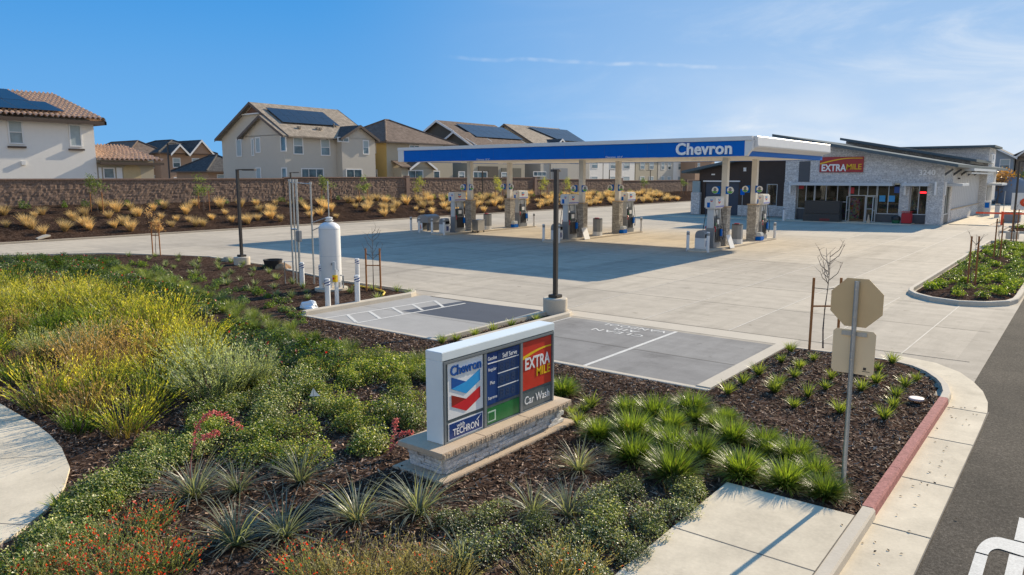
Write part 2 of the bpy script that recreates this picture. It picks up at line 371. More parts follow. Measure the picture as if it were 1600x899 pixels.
m_lot = concrete('lot_concrete', (.495, .43, .34), var=.24, streak=(.16, 2.0, 1), stain=.3, slab=(2.72, 4.4, -13.05, 19.46))
m_walk = concrete('sidewalk_concrete', (.64, .55, .41), var=.34, streak=(1.2, .4, 1), stain=.38)
m_kerb = concrete('kerb_concrete', (.56, .49, .39), var=.10, stain=.25)
m_stall = concrete('stall_concrete', (.29, .275, .255), var=.26, streak=(.3, 1.8, 1), stain=.3, slab=(3.54, 2.22, -8.66, 15.88))
m_joint_l = plain('pale_joint_sealant', (.58, .53, .45), .8, var=.15, scale=2)
m_joint_d = plain('dark_joint', (.17, .15, .125), .9, var=.2, scale=2)
m_asph = asphalt('road_asphalt', (.112, .098, .08))
m_dirt = plain('distant_ground', (.30, .26, .20), .95, var=.2, scale=.05, fine=.9)
m_mulch = mulch('bark_mulch', 1.0)
m_chip = leaf('bark_chip', .75, 0.0, .08)
m_redkerb = plain('red_kerb_paint', (.36, .16, .14), .9, var=.38, scale=9, fine=34, bump=.2)
m_wpaint = plain('white_road_paint', (.60, .575, .52), .8, var=.22, scale=5, fine=40)
m_white = plain('white_powder_coat', (.66, .66, .65), .45, var=.04)
m_offw = plain('white_soffit', (.74, .71, .65), .5, var=.04)
m_lgrey = plain('light_grey_metal', (.50, .53, .55), .4, var=.05)
m_cab = plain('silver_blue_cabinet', (.72, .77, .77), .38, var=.04)
m_mgrey = plain('mid_grey_metal', (.22, .23, .24), .45, var=.08)
m_dgrey = plain('dark_slate_panel', (.065, .075, .088), .5, var=.08)
m_roofgrey = plain('slate_metal_roof', (.105, .135, .15), .95, var=.08, spec=.05)
m_black = plain('black_rubber', (.018, .018, .02), .55, var=.15)
m_bronze = plain('bronze_paint', (.045, .036, .03), .45, var=.12)
m_galv = plain('galvanised_steel', (.42, .44, .45), .38, .75, var=.15, scale=14)
m_steel = plain('stainless_steel', (.52, .50, .46), .32, .8, var=.12, scale=6)
m_alu = plain('aluminium_sign_back', (.62, .43, .22), .5, .0, var=.07, scale=2)
m_blue = plain('canopy_blue', (.0, .125, .50), .5, var=.05, spec=.12)
m_navy = plain('navy_panel', (.010, .045, .19), .3, var=.10)
m_dblue = plain('mark_dark_blue', (.01, .085, .33), .35)
m_lblue = plain('mark_light_blue', (.03, .32, .68), .35)
m_red = plain('mark_red', (.60, .02, .03), .35)
m_dred = plain('mark_dark_red', (.26, .02, .015), .35)
m_sred = plain('poster_red', (.56, .035, .02), .35, var=.10, scale=4)
m_sred2 = plain('sign_maroon', (.36, .022, .03), .4, var=.06)
m_yel = plain('sign_yellow', (.80, .50, .01), .4)
m_pw = plain('white_panel_face', (.80, .80, .79), .3, var=.03)
m_green = plain('diesel_green', (.012, .15, .04), .35, var=.1)
m_slate = plain('slate_sign_panel', (.10, .125, .135), .35, var=.06)
m_tan = plain('cast_stone_cap', (.50, .39, .28), .8, var=.12, scale=8, fine=40, bump=.25)
m_ledge = masonry('white_ledgestone', (.62, .61, .58), (.36, .36, .36), (.16, .15, .14), .23, .062, .006, 1.0, nscale=16, jag=.05)
m_stone = masonry('grey_ledgestone', (.84, .83, .81), (.64, .635, .63), (.22, .215, .21), .40, .085, .006, .9, nscale=7, jag=.10)
m_colst = masonry('column_ledgestone', (.58, .54, .48), (.36, .335, .30), (.14, .13, .12), .3, .085, .006, .9, nscale=9, jag=.05)
m_block = masonry('split_face_block', (.25, .175, .135), (.20, .14, .108), (.15, .105, .083), .4, .2, .012, .7, nscale=9, jag=.0)
m_cap = plain('block_wall_cap', (.27, .185, .145), .85, var=.12, scale=3, bump=.2)
m_brownsd = plain('brown_siding', (.042, .028, .024), .6, var=.12, scale=2)
m_panel = plain('pale_wall_panel', (.44, .45, .46), .6, var=.06)
m_glass = glass('window_glass')

m_hglass = glass('house_window_glass', (.10, .15, .17), .12)
m_shop = thinglass('shop_window_glass', (.80, .84, .82), .62)
m_blind = plain('window_blind', (.33, .39, .40), .5, var=.08)
m_dark = plain('dark_interior', (.012, .012, .013), .7)
m_solar = plain('solar_glass', (.012, .015, .024), .22, var=.25, scale=1.2, spec=.5)
m_stake = plain('lodgepole_stake', (.34, .15, .06), .8, var=.2, scale=9)
m_bark = plain('young_bark', (.15, .12, .10), .85, var=.25, scale=14)
m_orange = plain('safety_orange', (.75, .08, .02), .5)
m_leafA = leaf('foliage', .40, .5, .6)
m_leafG = leaf('glossy_foliage', .40, .42, .5)
m_dry = leaf('dry_grass', .7, .4, .2, (1.25, 1.14, .78))
# ------------------------------------------------------------------ ground
def sheet(name, pts, z, mat):
    M = MB(); M.poly([(x, y, z) for x, y in pts]); o = M.build(name, mat, recalc=False)
    return tag(o, kind='structure')
def rect(x0, x1, y0, y1): return [(x0, y0), (x1, y0), (x1, y1), (x0, y1)]
sheet('ground', rect(-2500, 2500, -2500, 2500), -.06, m_dirt)
sheet('lot_pavement', [(-53.4, -20), (-44.2, -20), (-44.2, 13.4), (-1.6, 13.4), (-1.6, 28.5), (-1.75, 120), (-53.4, 170)], 0., m_lot)
sheet('road', rect(-2.6, 12, -40, 140), -.006, m_asph)
sheet('back_lot', rect(-4.9, 60, 75, 200), .004, m_walk)

def sines(seed, n, f0, f1):
    r = np.random.RandomState(seed); th = r.rand(n) * 6.28; f = np.exp(np.log(f0) + r.rand(n) * np.log(f1 / f0)); ph = r.rand(n) * 6.28
    def fn(x, y):
        z = np.zeros_like(x)
        for a, b, c in zip(th, f, ph): z += np.sin(x * np.cos(a) * b + y * np.sin(a) * b + c) / n ** .5
        return z
    return fn
def sdist(poly, x, y):
    P = np.array(poly); d = np.full(x.shape, 1e9); ins = np.zeros(x.shape, bool)
    for i in range(len(P)):
        a = P[i]; b = P[(i + 1) % len(P)]; e = b - a
        t = np.clip(((x - a[0]) * e[0] + (y - a[1]) * e[1]) / (e @ e), 0, 1)
        d = np.minimum(d, np.hypot(x - a[0] - t * e[0], y - a[1] - t * e[1]))
        c = (a[1] > y) != (b[1] > y)
        with np.errstate(divide='ignore', invalid='ignore'):
            xi = (b[0] - a[0]) * (y - a[1]) / (b[1] - a[1]) + a[0]
        ins ^= c & (x < xi)
    return np.where(ins, d, -d)
def sstep(v, a, b):
    t = np.clip((v - a) / (b - a), 0, 1); return t * t * (3 - 2 * t)
BED = [(-1.92, -6), (-1.92, 15.6), (-2.19, 17), (-2.67, 18.05), (-3.25, 18.45), (-4.08, 18.5), (-5.66, 18.35), (-5.66, 13.55), (-12.32, 13.55), (-12.32, 18.65), (-12.6, 18.95),
       (-12.9, 18.65), (-12.9, 13.55), (-18.85, 13.55), (-18.75, 18.2), (-19.3, 18.75), (-23.8, 19.1), (-30.6, 20.4), (-36.4, 20.8), (-42.3, 18.2), (-45.0, 14.1), (-46.5, 10), (-46.5, -6)]
PLANTER = [(-4.95, 30.4), (-4.6, 29.15), (-3.2, 28.2), (-1.95, 29.2), (-1.8, 30.8), (-1.85, 56), (-4.9, 56)]
PLANTER2 = [(-5.2, 67), (14, 67), (14, 74), (-5.2, 74)]
_s1 = sines(3, 9, .35, 1.2); _s2 = sines(5, 12, 2.5, 9.)
def bedz(x, y, poly, hi):
    d = sdist(poly, x, y)
    return np.where(d > 0, .015 + (hi - .02) * sstep(d, 0, .7) + (.022 * _s1(x, y) + .014 * _s2(x, y)) * sstep(d, 0, .5), -.05)
def gridmesh(name, x0, x1, y0, y1, st, fn, mat, mask=None):
    xs = np.arange(x0, x1 + st / 2, st); ys = np.arange(y0, y1 + st / 2, st); X, Y = np.meshgrid(xs, ys); Z = fn(X, Y)
    nx, ny = len(xs), len(ys); idx = np.arange(nx * ny).reshape(ny, nx)
    q = np.stack([idx[:-1, :-1], idx[:-1, 1:], idx[1:, 1:], idx[1:, :-1]], -1).reshape(-1, 4)
    if mask is not None:
        mk = mask(X, Y).ravel(); q = q[mk[q].any(1)]
    me = bpy.data.meshes.new(name); me.from_pydata(np.stack([X.ravel(), Y.ravel(), Z.ravel()], -1).tolist(), [], q.tolist())
    me.materials.append(mat); me.polygons.foreach_set('use_smooth', [True] * len(q))
    o = bpy.data.objects.new(name, me); COL.objects.link(o); return tag(o, kind='structure')
def hz(x, y): return float(bedz(np.array([x], float), np.array([y], float), BED, .085)[0])
gridmesh('mulch_bed', -46.6, -1.8, -6, 21, .13, lambda X, Y: bedz(X, Y, BED, .085), m_mulch, lambda X, Y: sdist(BED, X, Y) > -.14)
gridmesh('mulch_bed', -5, -1.7, 28, 56.2, .16, lambda X, Y: bedz(X, Y, PLANTER, .14), m_mulch, lambda X, Y: sdist(PLANTER, X, Y) > -.17)
gridmesh('mulch_bed', -5.3, 14.2, 66.8, 74.2, .3, lambda X, Y: bedz(X, Y, PLANTER2, .14), m_mulch, lambda X, Y: sdist(PLANTER2, X, Y) > -.3)
# planted bank up to the block wall
WALLX = -61.5
def bankz(X, Y): 
    t = np.clip((-53.5 - X) / 7.6, 0, 1); top = 2.05 - .006 * np.clip(Y - 20, 0, 120)
    return .06 + (top - .06) * (t * t * (3 - 2 * t) * .5 + t * .5) + (.05 * _s1(X, Y) + .03 * _s2(X, Y)) * np.clip(t * 6, 0, 1)
m_bankm = mulch('bank_mulch', .8)
gridmesh('planted_bank', -61.7, -53.5, -12, 170, .22, lambda X, Y: bankz(X, Y) + .05 * (np.random.RandomState(9).rand(*X.shape) - .5) * (X < -53.7), m_bankm)
def bz(x, y): return float(bankz(np.array([x], float), np.array([y], float))[0])
sheet('upper_ground', rect(-900, -61.65, -300, 900), 1.85, m_dirt)

def kerb(name, path, wd, h, mat, closed=False, z0=-.05, gaps=None):
    """kerb along a path, body lies to the left of the walking direction"""
    P = [Vector((p[0], p[1], 0)) for p in path]; n = len(P); H = h if isinstance(h, list) else [h] * n
    L = []
    for i in range(n):
        a = P[(i - 1) % n] if (closed or i > 0) else P[i]; b = P[(i + 1) % n] if (closed or i < n - 1) else P[i]
        d = (b - a).normalized(); L.append(Vector((-d.y, d.x, 0)))
    M = MB(); vs = []
    for p, l, hh in zip(P, L, H):
        vs += [p + Vector((0, 0, z0)), p + l * .012 + Vector((0, 0, hh * .82)), p + l * .035 + Vector((0, 0, hh)), p + l * wd + Vector((0, 0, hh)), p + l * wd + Vector((0, 0, z0))]
    fs = []
    for i in range(n if closed else n - 1):
        j = (i + 1) % n
        for k in range(4): fs.append((i * 5 + k, j * 5 + k, j * 5 + k + 1, i * 5 + k + 1))
    if not closed: fs += [(0, 1, 2, 3, 4), tuple((n - 1) * 5 + k for k in (4, 3, 2, 1, 0))]
    M._add(vs, fs); return tag(M.build(name, mat), kind='structure')
def arc(c, r, a0, a1, n=10): return [(c[0] + r * math.cos(math.radians(a0 + (a1 - a0) * i / n)), c[1] + r * math.sin(math.radians(a0 + (a1 - a0) * i / n))) for i in range(n + 1)]
# street kerb: grey return at the drive, red run, grey again by the pavement slab (walking +Y keeps the bed on the left)
kerb('kerb', [(-1.78, 15.5), (-1.80, 16.0), (-1.92, 16.6), (-2.08, 17.1), (-2.38, 17.75), (-2.75, 18.25), (-3.25, 18.55), (-4.08, 18.62), (-5.62, 18.5)], .15, [.13, .13, .12, .10, .07, .045, .03, .03, .03], m_kerb)
kerb('red_kerb', [(-1.782, 9.62), (-1.782, 11.2), (-1.782, 11.212)], .155, .13, m_redkerb)
kerb('red_kerb', [(-1.782, 11.222), (-1.782, 13.3)], .155, .13, m_redkerb)
kerb('red_kerb', [(-1.782, 13.31), (-1.782, 15.49)], .155, .13, m_redkerb)
kerb('kerb', [(-1.77, -30), (-1.77, 9.61)], .16, .125, m_kerb)
# gutter pan with joints, curving into the drive
pan = [(-1.95, -30), (-1.14, -30), (-1.14, 13), (-1.16, 15.4), (-1.22, 16.1), (-1.38, 16.9), (-1.62, 17.6), (-1.95, 18.3), (-2.5, 18.9), (-3.3, 19.15), (-3.3, 18.5), (-2.6, 18), (-2.1, 17), (-1.95, 15.5)]
sheet('gutter', pan, .004, m_walk)
Mj = MB()
for y in (5.2, 7.3, 9.45, 11.25, 13.3, 15.3): Mj.box(-1.78, -1.15, y - .008, y + .008, .006, .0085)
Mj.box(-1.149, -1.135, -30, 15.4, .0, .009)
tag(Mj.build('gutter_joint', m_joint_d), kind='structure')
# pavement slab beside the road
Mw = MB(); Mw.box(-3.56, -1.93, -8, 9.27, 0, .13); tag(Mw.build('sidewalk', m_walk, bevel=.012), kind='structure')
Mj = MB()
for y in (4.5, 7.62): Mj.box(-3.55, -1.94, y - .009, y + .009, .129, .1325)
Mj.box(-1.937, -1.93, -8, 9.26, .12, .1325)
tag(Mj.build('sidewalk_joint', m_joint_d), kind='structure')
# winding path at the left
pe = [(-22, 4.3), (-17.5, 4.6), (-15.4, 4.54), (-13.5, 4.49), (-12.8, 4.42), (-12.06, 4.30), (-11.13, 4.05), (-10.47, 3.72), (-9.9, 3.30), (-9.45, 2.78), (-9.28, 2.3), (-9.2, 1.5), (-9.3, -4)]
pb = pe + [(-14, -4), (-14, 1), (-15, 2.2), (-17, 2.7), (-22, 2.4)]
Mw = MB(); Mw.prism([(x, y, 0) for x, y in pb], (0, 0, .115)); tag(Mw.build('path', m_walk), kind='structure')
Mj = MB()
for (a, b) in (((-15.6, 2.3), (-14.0, 4.47)), ((-14, 1.7), (-11.7, 4.18)), ((-14, .4), (-9.62, 2.98))):
    a = Vector((*a, .1155)); b = Vector((*b, .1155)); l = Vector((-(b - a).y, (b - a).x, 0)).normalized() * .009
    Mj.poly([a - l, b - l, b + l, a + l])
tag(Mj.build('path_joint', m_joint_d, recalc=False), kind='structure')
# parking stalls, their kerbs and paint
sheet('parking_stall', rect(-12.2, -5.98, 13.66, 18.42), .004, m_stall)
sheet('parking_stall', rect(-18.6, -13.02, 13.66, 18.7), .004, concrete('stall_concrete_pale', (.38, .36, .33), var=.16, stain=.2))
kerb('kerb', [(-12.3, 13.52), (-5.64, 13.52)], .15, .035, m_kerb)
kerb('kerb', [(-18.8, 13.52), (-12.92, 13.52)], .15, .035, m_kerb)
kerb('kerb', [(-5.98, 18.42), (-5.98, 13.665)], .33, .055, m_kerb)
kerb('kerb', [(-18.6, 13.66), (-18.6, 18.1), (-18.75, 18.5), (-19.2, 18.9), (-23.8, 19.25), (-30.6, 20.55), (-36.4, 20.95), (-42.4, 18.4), (-45.2, 14.2), (-46.7, 10), (-46.7, -6)], .2, [.15, .15, .15, .13, .07, .06, .06, .08, .12, .13, .13], m_kerb)
kerb('kerb', [(-13.02, 18.5), (-13.02, 13.67)], .15, .12, m_kerb)
kerb('kerb', [(-12.2, 13.67), (-12.2, 18.5), (-12.3, 18.8), (-12.6, 19.05), (-12.9, 18.8), (-13.02, 18.51)], .15, .12, m_kerb)
sheet('apron', rect(-18.2, -5.7, 18.62, 19.42), .004, m_kerb)
Mj = MB()
def strip(M, a, b, wd, z):
    a = Vector((a[0], a[1], z)); b = Vector((b[0], b[1], z)); l = Vector((-(b - a).y, (b - a).x, 0)).normalized() * wd / 2
    M.poly([a - l, b - l, b + l, a + l])
strip(Mj, (-12.2, 15.88), (-5.98, 15.88), .02, .0085); strip(Mj, (-18.6, 15.88), (-13.02, 15.88), .014, .0085)
for k, y in enumerate((19.46, 23.6, 27.9, 32.3, 36.8, 41.4, 46, 52, 58, 64, 70)): strip(Mj, (-45 if k else -30, y), (-1.9 if y < 28 else -5.1, y), .022 if k else .05, .004)
for x in (-24.2, -29.8, -35.4, -41): strip(Mj, (x, 21), (x, 75), .02, .005)
tag(Mj.build('pavement_joint', m_joint_d, recalc=False), kind='structure')
Mj = MB()
for x, y1 in ((-13.05, 62), (-10.25, 74), (-7.6, 76)): strip(Mj, (x, 19.47), (x, y1), .036, .006)
strip(Mj, (-5.2, 19.5), (-5.05, 28.6), .03, .006); strip(Mj, (-3.3, 19.2), (-3.15, 27.9), .03, .006)
tag(Mj.build('pavement_joint', m_joint_l, recalc=False), kind='structure')
Mp = MB(); Z = .009
strip(Mp, (-8.66, 13.7), (-8.66, 18.42), .10, Z)
strip(Mp, (-12.1, 17.4), (-12.1, 18.42), .05, Z)
q = lambda a, b: tuple(G(a, b, .009)[:2])
strip(Mp, q(505, 498), q(679, 470), .09, Z); strip(Mp, q(557, 505), q(727, 474), .09, Z + .001)
for a, b in (((543, 492), (557, 504)), ((577.5, 487), (594, 498)), ((613, 481), (630, 490.5)), ((645, 476), (660, 485)), ((679, 470), (693, 480))): strip(Mp, q(*a), q(*b), .10, Z + .002)
tag(Mp.build('stall_line', m_wpaint, recalc=False), kind='structure')
m_slatepatch = concrete('slate_blue_patch', (.095, .105, .125), var=.12, stain=.12)  # flat dark slate-blue patch laid on the left stall
sheet('dark_stall_patch', [tuple(G(a, b, .006)[:2]) for a, b in ((627, 486), (724, 470.5), (846, 485), (770, 506))], .0065, m_slatepatch)
for s, c, wd in (('VANPOOL', (-9.82, 18.14), 2.0), ('AIR', (-9.85, 17.72), .8), ('CLEAN', (-9.88, 17.32), 1.55)):
    tag(lettering('stall_lettering', s, (*c, .009), (-1, 0, 0), (0, -1, 0), wd, .27, m_wpaint, depth=0, bold=.012, space=1.15), kind='structure')
# STOP legend read from the far side: only the foot of its last letter is in view
Ms = MB(); z = .003
def pv(x, y): return (x, y, z)
Ms.poly([pv(-.37, 10.75), pv(-.37, 10.02), pv(-.235, 10.02), pv(-.235, 10.75)])
def ell(cx, cy, rx, ry, a0, a1, n=12): return [(cx + rx * math.cos(math.radians(a0 + (a1 - a0) * i / n)), cy + ry * math.sin(math.radians(a0 + (a1 - a0) * i / n))) for i in range(n + 1)]
o1 = [(-.235, 9.985)] + ell(-.49, 9.42, .20, .565, 90, 180); i1 = [(-.235, 9.62)] + ell(-.47, 9.42, .10, .24, 90, 180)
Ms.poly([pv(*p) for p in o1] + [pv(*p) for p in i1[::-1]])
o2 = ell(-.49, 8.55, .20, .565, 180, 270); i2 = ell(-.47, 8.55, .10, .24, 180, 270)
Ms.poly([pv(-.69, 9.385), pv(-.57, 9.385)] + [pv(*p) for p in i2] + [pv(-.235, 8.31), pv(-.235, 7.985)] + [pv(*p) for p in o2[::-1]])
Ms.poly([pv(-.385, 9.59), pv(-.385, 8.34), pv(-.235, 8.34), pv(-.235, 9.59)])
tag(Ms.build('road_lettering', m_wpaint, recalc=False), kind='structure')
for s, cxx in (('O', .35), ('T', 1.2), ('S', 2.05)): tag(lettering('road_lettering', s, (cxx, 9.35, .003), (-1, 0, 0), (0, -1, 0), .5, 2.75, m_wpaint, depth=0, bold=.02), kind='structure')
# bank kerb, planter kerbs
kerb('kerb', [(-53.35, 165), (-53.35, -15)], -.18, .13, m_kerb)
sheet('gutter', rect(-53.34, -52.75, -15, 165), .004, m_kerb)
kerb('kerb', [(-5.1, 56.2), (-5.1, 30.4)] + [(-5.0, 29.7), (-4.7, 29.0), (-4.1, 28.35), (-3.2, 28.02), (-2.4, 28.35), (-1.85, 29.05), (-1.68, 29.8), (-1.65, 30.8), (-1.7, 56.2)], .17, .15, m_kerb, closed=True)
kerb('kerb', [(-5.4, 74.2), (-5.4, 66.8), (14.2, 66.8), (14.2, 74.2)], .18, .15, m_kerb, closed=True)

# ------------------------------------------------------------------ block wall
def wall_face(x, y0, y1, z0, z1, seed):
    """rough split-face run of blocks facing +X"""
    st = .16; ys = np.arange(y0, y1 + st / 2, st); zs = np.arange(z0, z1 + .01, (z1 - z0) / round((z1 - z0) / .14))
    r = np.random.RandomState(seed); Y, Zz = np.meshgrid(ys, zs); X = x + r.rand(*Y.shape) * .05 + .006 * sines(seed, 10, 3, 12)(Y, Zz)
    nx, ny = len(ys), len(zs); idx = np.arange(nx * ny).reshape(ny, nx)
    qd = np.stack([idx[:-1, :-1], idx[:-1, 1:], idx[1:, 1:], idx[1:, :-1]], -1).reshape(-1, 4)
    return np.stack([X.ravel(), Y.ravel(), Zz.ravel()], -1).tolist(), qd.tolist()
bw = thing('block_wall', (WALLX, 60, 1.6), 'long brown split-face block wall along the top of the planted bank', 'wall')
M = MB(); segs = [(-10, 43.2, 1.2, 3.95), (43.2, 59.5, 1.2, 4.06), (59.5, 84, 1.1, 3.98), (84, 108, .9, 3.72), (108, 160, .8, 3.46)]
for i, (a, b, z0, z1) in enumerate(segs):
    v, f = wall_face(WALLX + .02, a, b, z0, z1, 11 + i); M._add(v, f); M.box(WALLX - .2, WALLX - .02, a + .001 * i, b, z0, z1)
M.build('wall_face', m_block, bw, recalc=False)
M = MB()
for a, b, z0, z1 in segs: M.box(WALLX - .24, WALLX + .13, a, b - .004, z1, z1 + .10)
M.build('wall_cap', m_cap, bw)
for y, z1 in ((12, 4.05), (59.5, 4.16), (84, 4.05), (108, 3.8), (133, 3.6)):
    M = MB(); M.box(WALLX - .26, WALLX + .2, y - .26, y + .26, 1.0, z1 + .05); M.box(WALLX - .29, WALLX + .23, y - .29, y + .29, z1 + .051, z1 + .13); M.build('pilaster', m_cap, bw)
# ------------------------------------------------------------------ the mark: two chevron bands
def mark(parent, c, R, U, wd, ht, name='v_band_mark', d=.006):
    R = Vector(R); U = Vector(U); c = Vector(c); Nn = R.cross(U)
    def put(pts, mat, off):
        M = MB(); M.prism([c + R * ((x - .5) * wd) + U * ((.5 - y) * ht) + Nn * off for x, y in pts], -Nn * d); M.build(name, mat, parent)
    for dy, a, b in ((0, m_dblue, m_lblue), (.46, m_dred, m_red)):
        put([(0, .0 + dy), (.5, .22 + dy), (0, .30 + dy)], a, d)
        put([(.5, .22 + dy), (1, .0 + dy), (1, .30 + dy), (.5, .54 + dy), (0, .30 + dy)], b, d * 1.5)

# ------------------------------------------------------------------ fuel canopy
CX = (-17.36, -27.42, -37.47); CY = (42.88, 47.74); ZB, ZT = 5.264, 6.282
cp = thing('fuel_canopy', (-27.4, 45.3, 0), 'large blue and white fuel canopy on six stone-clad columns over the pumps', 'canopy')
M = MB(); M.box(-40.4, -14.55, 38.62, 52.0, ZB + .03, ZB + .09)
M.build('soffit', m_offw, cp)
M = MB(); M.box(-40.3, -14.6, 38.7, 51.9, ZB + .1, ZT - .12); M.build('deck', m_lgrey, cp)
# front: white head band, blue face, white returns
M = MB(); M.box(-40.61, -14.22, 38.40, 38.72, 6.06, ZT); M.box(-40.61, -40.0, 38.44, 38.7, ZB, 6.058)
M.box(-40.61, -40.30, 38.73, 52.15, 5.6, ZT); M.box(-40.3, -14.4, 51.9, 52.18, 6.0, ZT)
M.prism([(-14.60, 38.44, ZB), (-14.46, 38.44, ZB), (-14.36, 38.44, 5.42), (-14.20, 38.44, 5.6), (-14.17, 38.44, 6.058), (-14.60, 38.44, 6.058)], (0, .28, 0))
M.build('fascia_band', m_white, cp, bevel=.012)
M = MB(); M.box(-39.999, -14.601, 38.46, 38.60, ZB, 6.058); M.build('fascia_blue', m_blue, cp)
M = MB(); M.box(-40.58, -40.32, 38.72, 52.1, ZB, 5.598); M.box(-40.3, -14.5, 51.95, 52.15, ZB, 5.998); M.build('fascia_blue', m_blue, cp)
# right end: deep white bull nose above a narrow blue strip
pr = [(-14.50, 5.52), (-14.42, 5.60), (-14.30, 5.66), (-14.10, 5.70), (-14.02, 5.74), (-14.0, 5.80), (-14.03, ZT - .03), (-14.06, ZT), (-14.6, ZT)]
M = MB(); M.prism([(x, 38.73, z) for x, z in pr], (0, 13.45, 0)); M.build('fascia_end', m_white, cp, smooth=False)
M = MB(); M.box(-14.62, -14.47, 38.74, 52.1, ZB, 5.515); M.build('fascia_blue', m_blue, cp)
M = MB()
for k in range(1, 6): y = 38.73 + 13.45 * k / 6; M.box(-14.012, -13.994, y - .006, y + .006, 5.80, 5.84)
M = MB()
for k in range(1, 9): xx = -40 + 25.4 * k / 9; M.box(xx - .006, xx + .006, 38.4565, 38.461, ZB + .01, 6.05)
M.build('fascia_seam', m_dblue, cp)
lettering('fascia_lettering', 'Chevron', (-16.86, 38.455, 5.69), (1, 0, 0), (0, 0, 1), 3.2, .66, m_pw, cp, depth=.09, bold=.028, space=1.04)
lettering('clearance_lettering', 'Clearance  14\' 6"', (-22.4, 38.455, 5.33), (1, 0, 0), (0, 0, 1), 1.15, .11, m_pw, cp, depth=.004, bold=.004)
lettering('clearance_lettering', 'Clearance  14\' 6"', (-32.45, 38.455, 5.33), (1, 0, 0), (0, 0, 1), 1.15, .11, m_pw, cp, depth=.004, bold=.004)
M = MB()
for x in CX:
    for yy in (40.6, 45.3, 50.0): M.box(x - 3.2, x - 2.7, yy - .25, yy + .25, ZB + .005, ZB + .028); M.box(x + 2.1, x + 2.6, yy - .25, yy + .25, ZB + .005, ZB + .028)
M.build('recessed_light', m_pw, cp)
for x in CX:
    for y in CY:
        M = MB(); M.box(x - .17, x + .17, y - .17, y + .17, 2.3, ZB + .05); c = M.build('column', m_offw, cp, bevel=.012)
        M = MB(); M.box(x - .29, x + .29, y - .29, y + .29, .02, 2.38); M.build('stone_cladding', m_colst, c)
        M = MB(); M.box(x - .33, x + .33, y - .33, y + .33, 2.381, 2.45); M.build('column_cap', m_tan, c, bevel=.01)
        M = MB()
        M.box(x + .173, x + .47, y - .33, y - .30, 3.17, 3.62); M.box(x - .47, x - .173, y - .33, y - .30, 3.17, 3.62); M.build('sign_bracket', m_blue, c)
        for sx in (-1, 1):
            M = MB(); M.tube([(x + sx * .47, y - .334, 3.40), (x + sx * .47, y - .375, 3.40)], .20, 20); d = M.build('pump_number_disc', m_pw, c)
            M = MB(); M.prism([(x + sx * .47 + .185 * math.cos(a), y - .38, 3.40 + .185 * math.sin(a)) for a in [math.radians(200 + 140 * k / 10) for k in range(11)]], (0, .004, 0)); M.build('number_disc_base', plain('leaf_green_vinyl', (.12, .42, .06), .5), c)
            M = MB(); M.prism([(x + sx * .47 + .09 * math.cos(a), y - .38, 3.43 + .11 * math.sin(a)) for a in [2 * math.pi * k / 14 for k in range(14)]], (0, .004, 0)); M.build('number_disc_centre', m_mgrey, c)

# ------------------------------------------------------------------ pump islands and what stands on them
def bollard(name, x, y, h, r, label, grp, band, z=0.):
    t = thing(name, (x, y, z), label, 'bollard', grp)
    M = MB(); M.lathe([(r, 0), (r, h - .03), (r * .93, h - .008), (r * .6, h)], (x, y, z), 18); M.build('post', m_white, t, smooth=True)
    if band == 'grey':
        M = MB(); M.lathe([(r + .004, 0), (r + .004, .15)], (x, y, z + h - .22), 18); M.build('grey_band', m_mgrey, t, smooth=True)
    else:
        M = MB(); M.lathe([(r + .004, 0), (r + .004, .17)], (x, y, z + h - .22), 20); b = M.build('band', m_pw, t, smooth=True)
        M = MB()
        for k in range(-1, 4):
            vs = []; fs = []; n = 20
            for i in range(n + 1):
                a = math.pi * 2 * i / n; zz = z + h - .30 + .085 * k + .09 * ((i * 2 / n) % 1.0001)
                for dz in (0, .04): vs.append((x + (r + .007) * math.cos(a), y + (r + .007) * math.sin(a), min(max(zz + dz, z + h - .215), z + h - .055)))
            for i in range(n):
                if (i * 2) % n == n - 2 and False: continue
                if abs(vs[2 * i][2] - vs[2 * i + 2][2]) < .05: fs.append((2 * i, 2 * i + 2, 2 * i + 3, 2 * i + 1))
            M._add(vs, fs)
        M.build('stripe', m_navy, b, recalc=False)
    return t
def hose(M, pts, r=.018):
    P = [Vector(p) for p in pts]; out_ = []
    for i in range(len(P) - 1):
        a, b, c, d = P[max(i - 1, 0)], P[i], P[i + 1], P[min(i + 2, len(P) - 1)]
        for k in range(6):
            t = k / 6; out_.append(.5 * ((2 * b) + (c - a) * t + (2 * a - 5 * b + 4 * c - d) * t * t + (3 * b - a - 3 * c + d) * t ** 3))
    out_.append(P[-1]); M.tube(out_, r, 6)
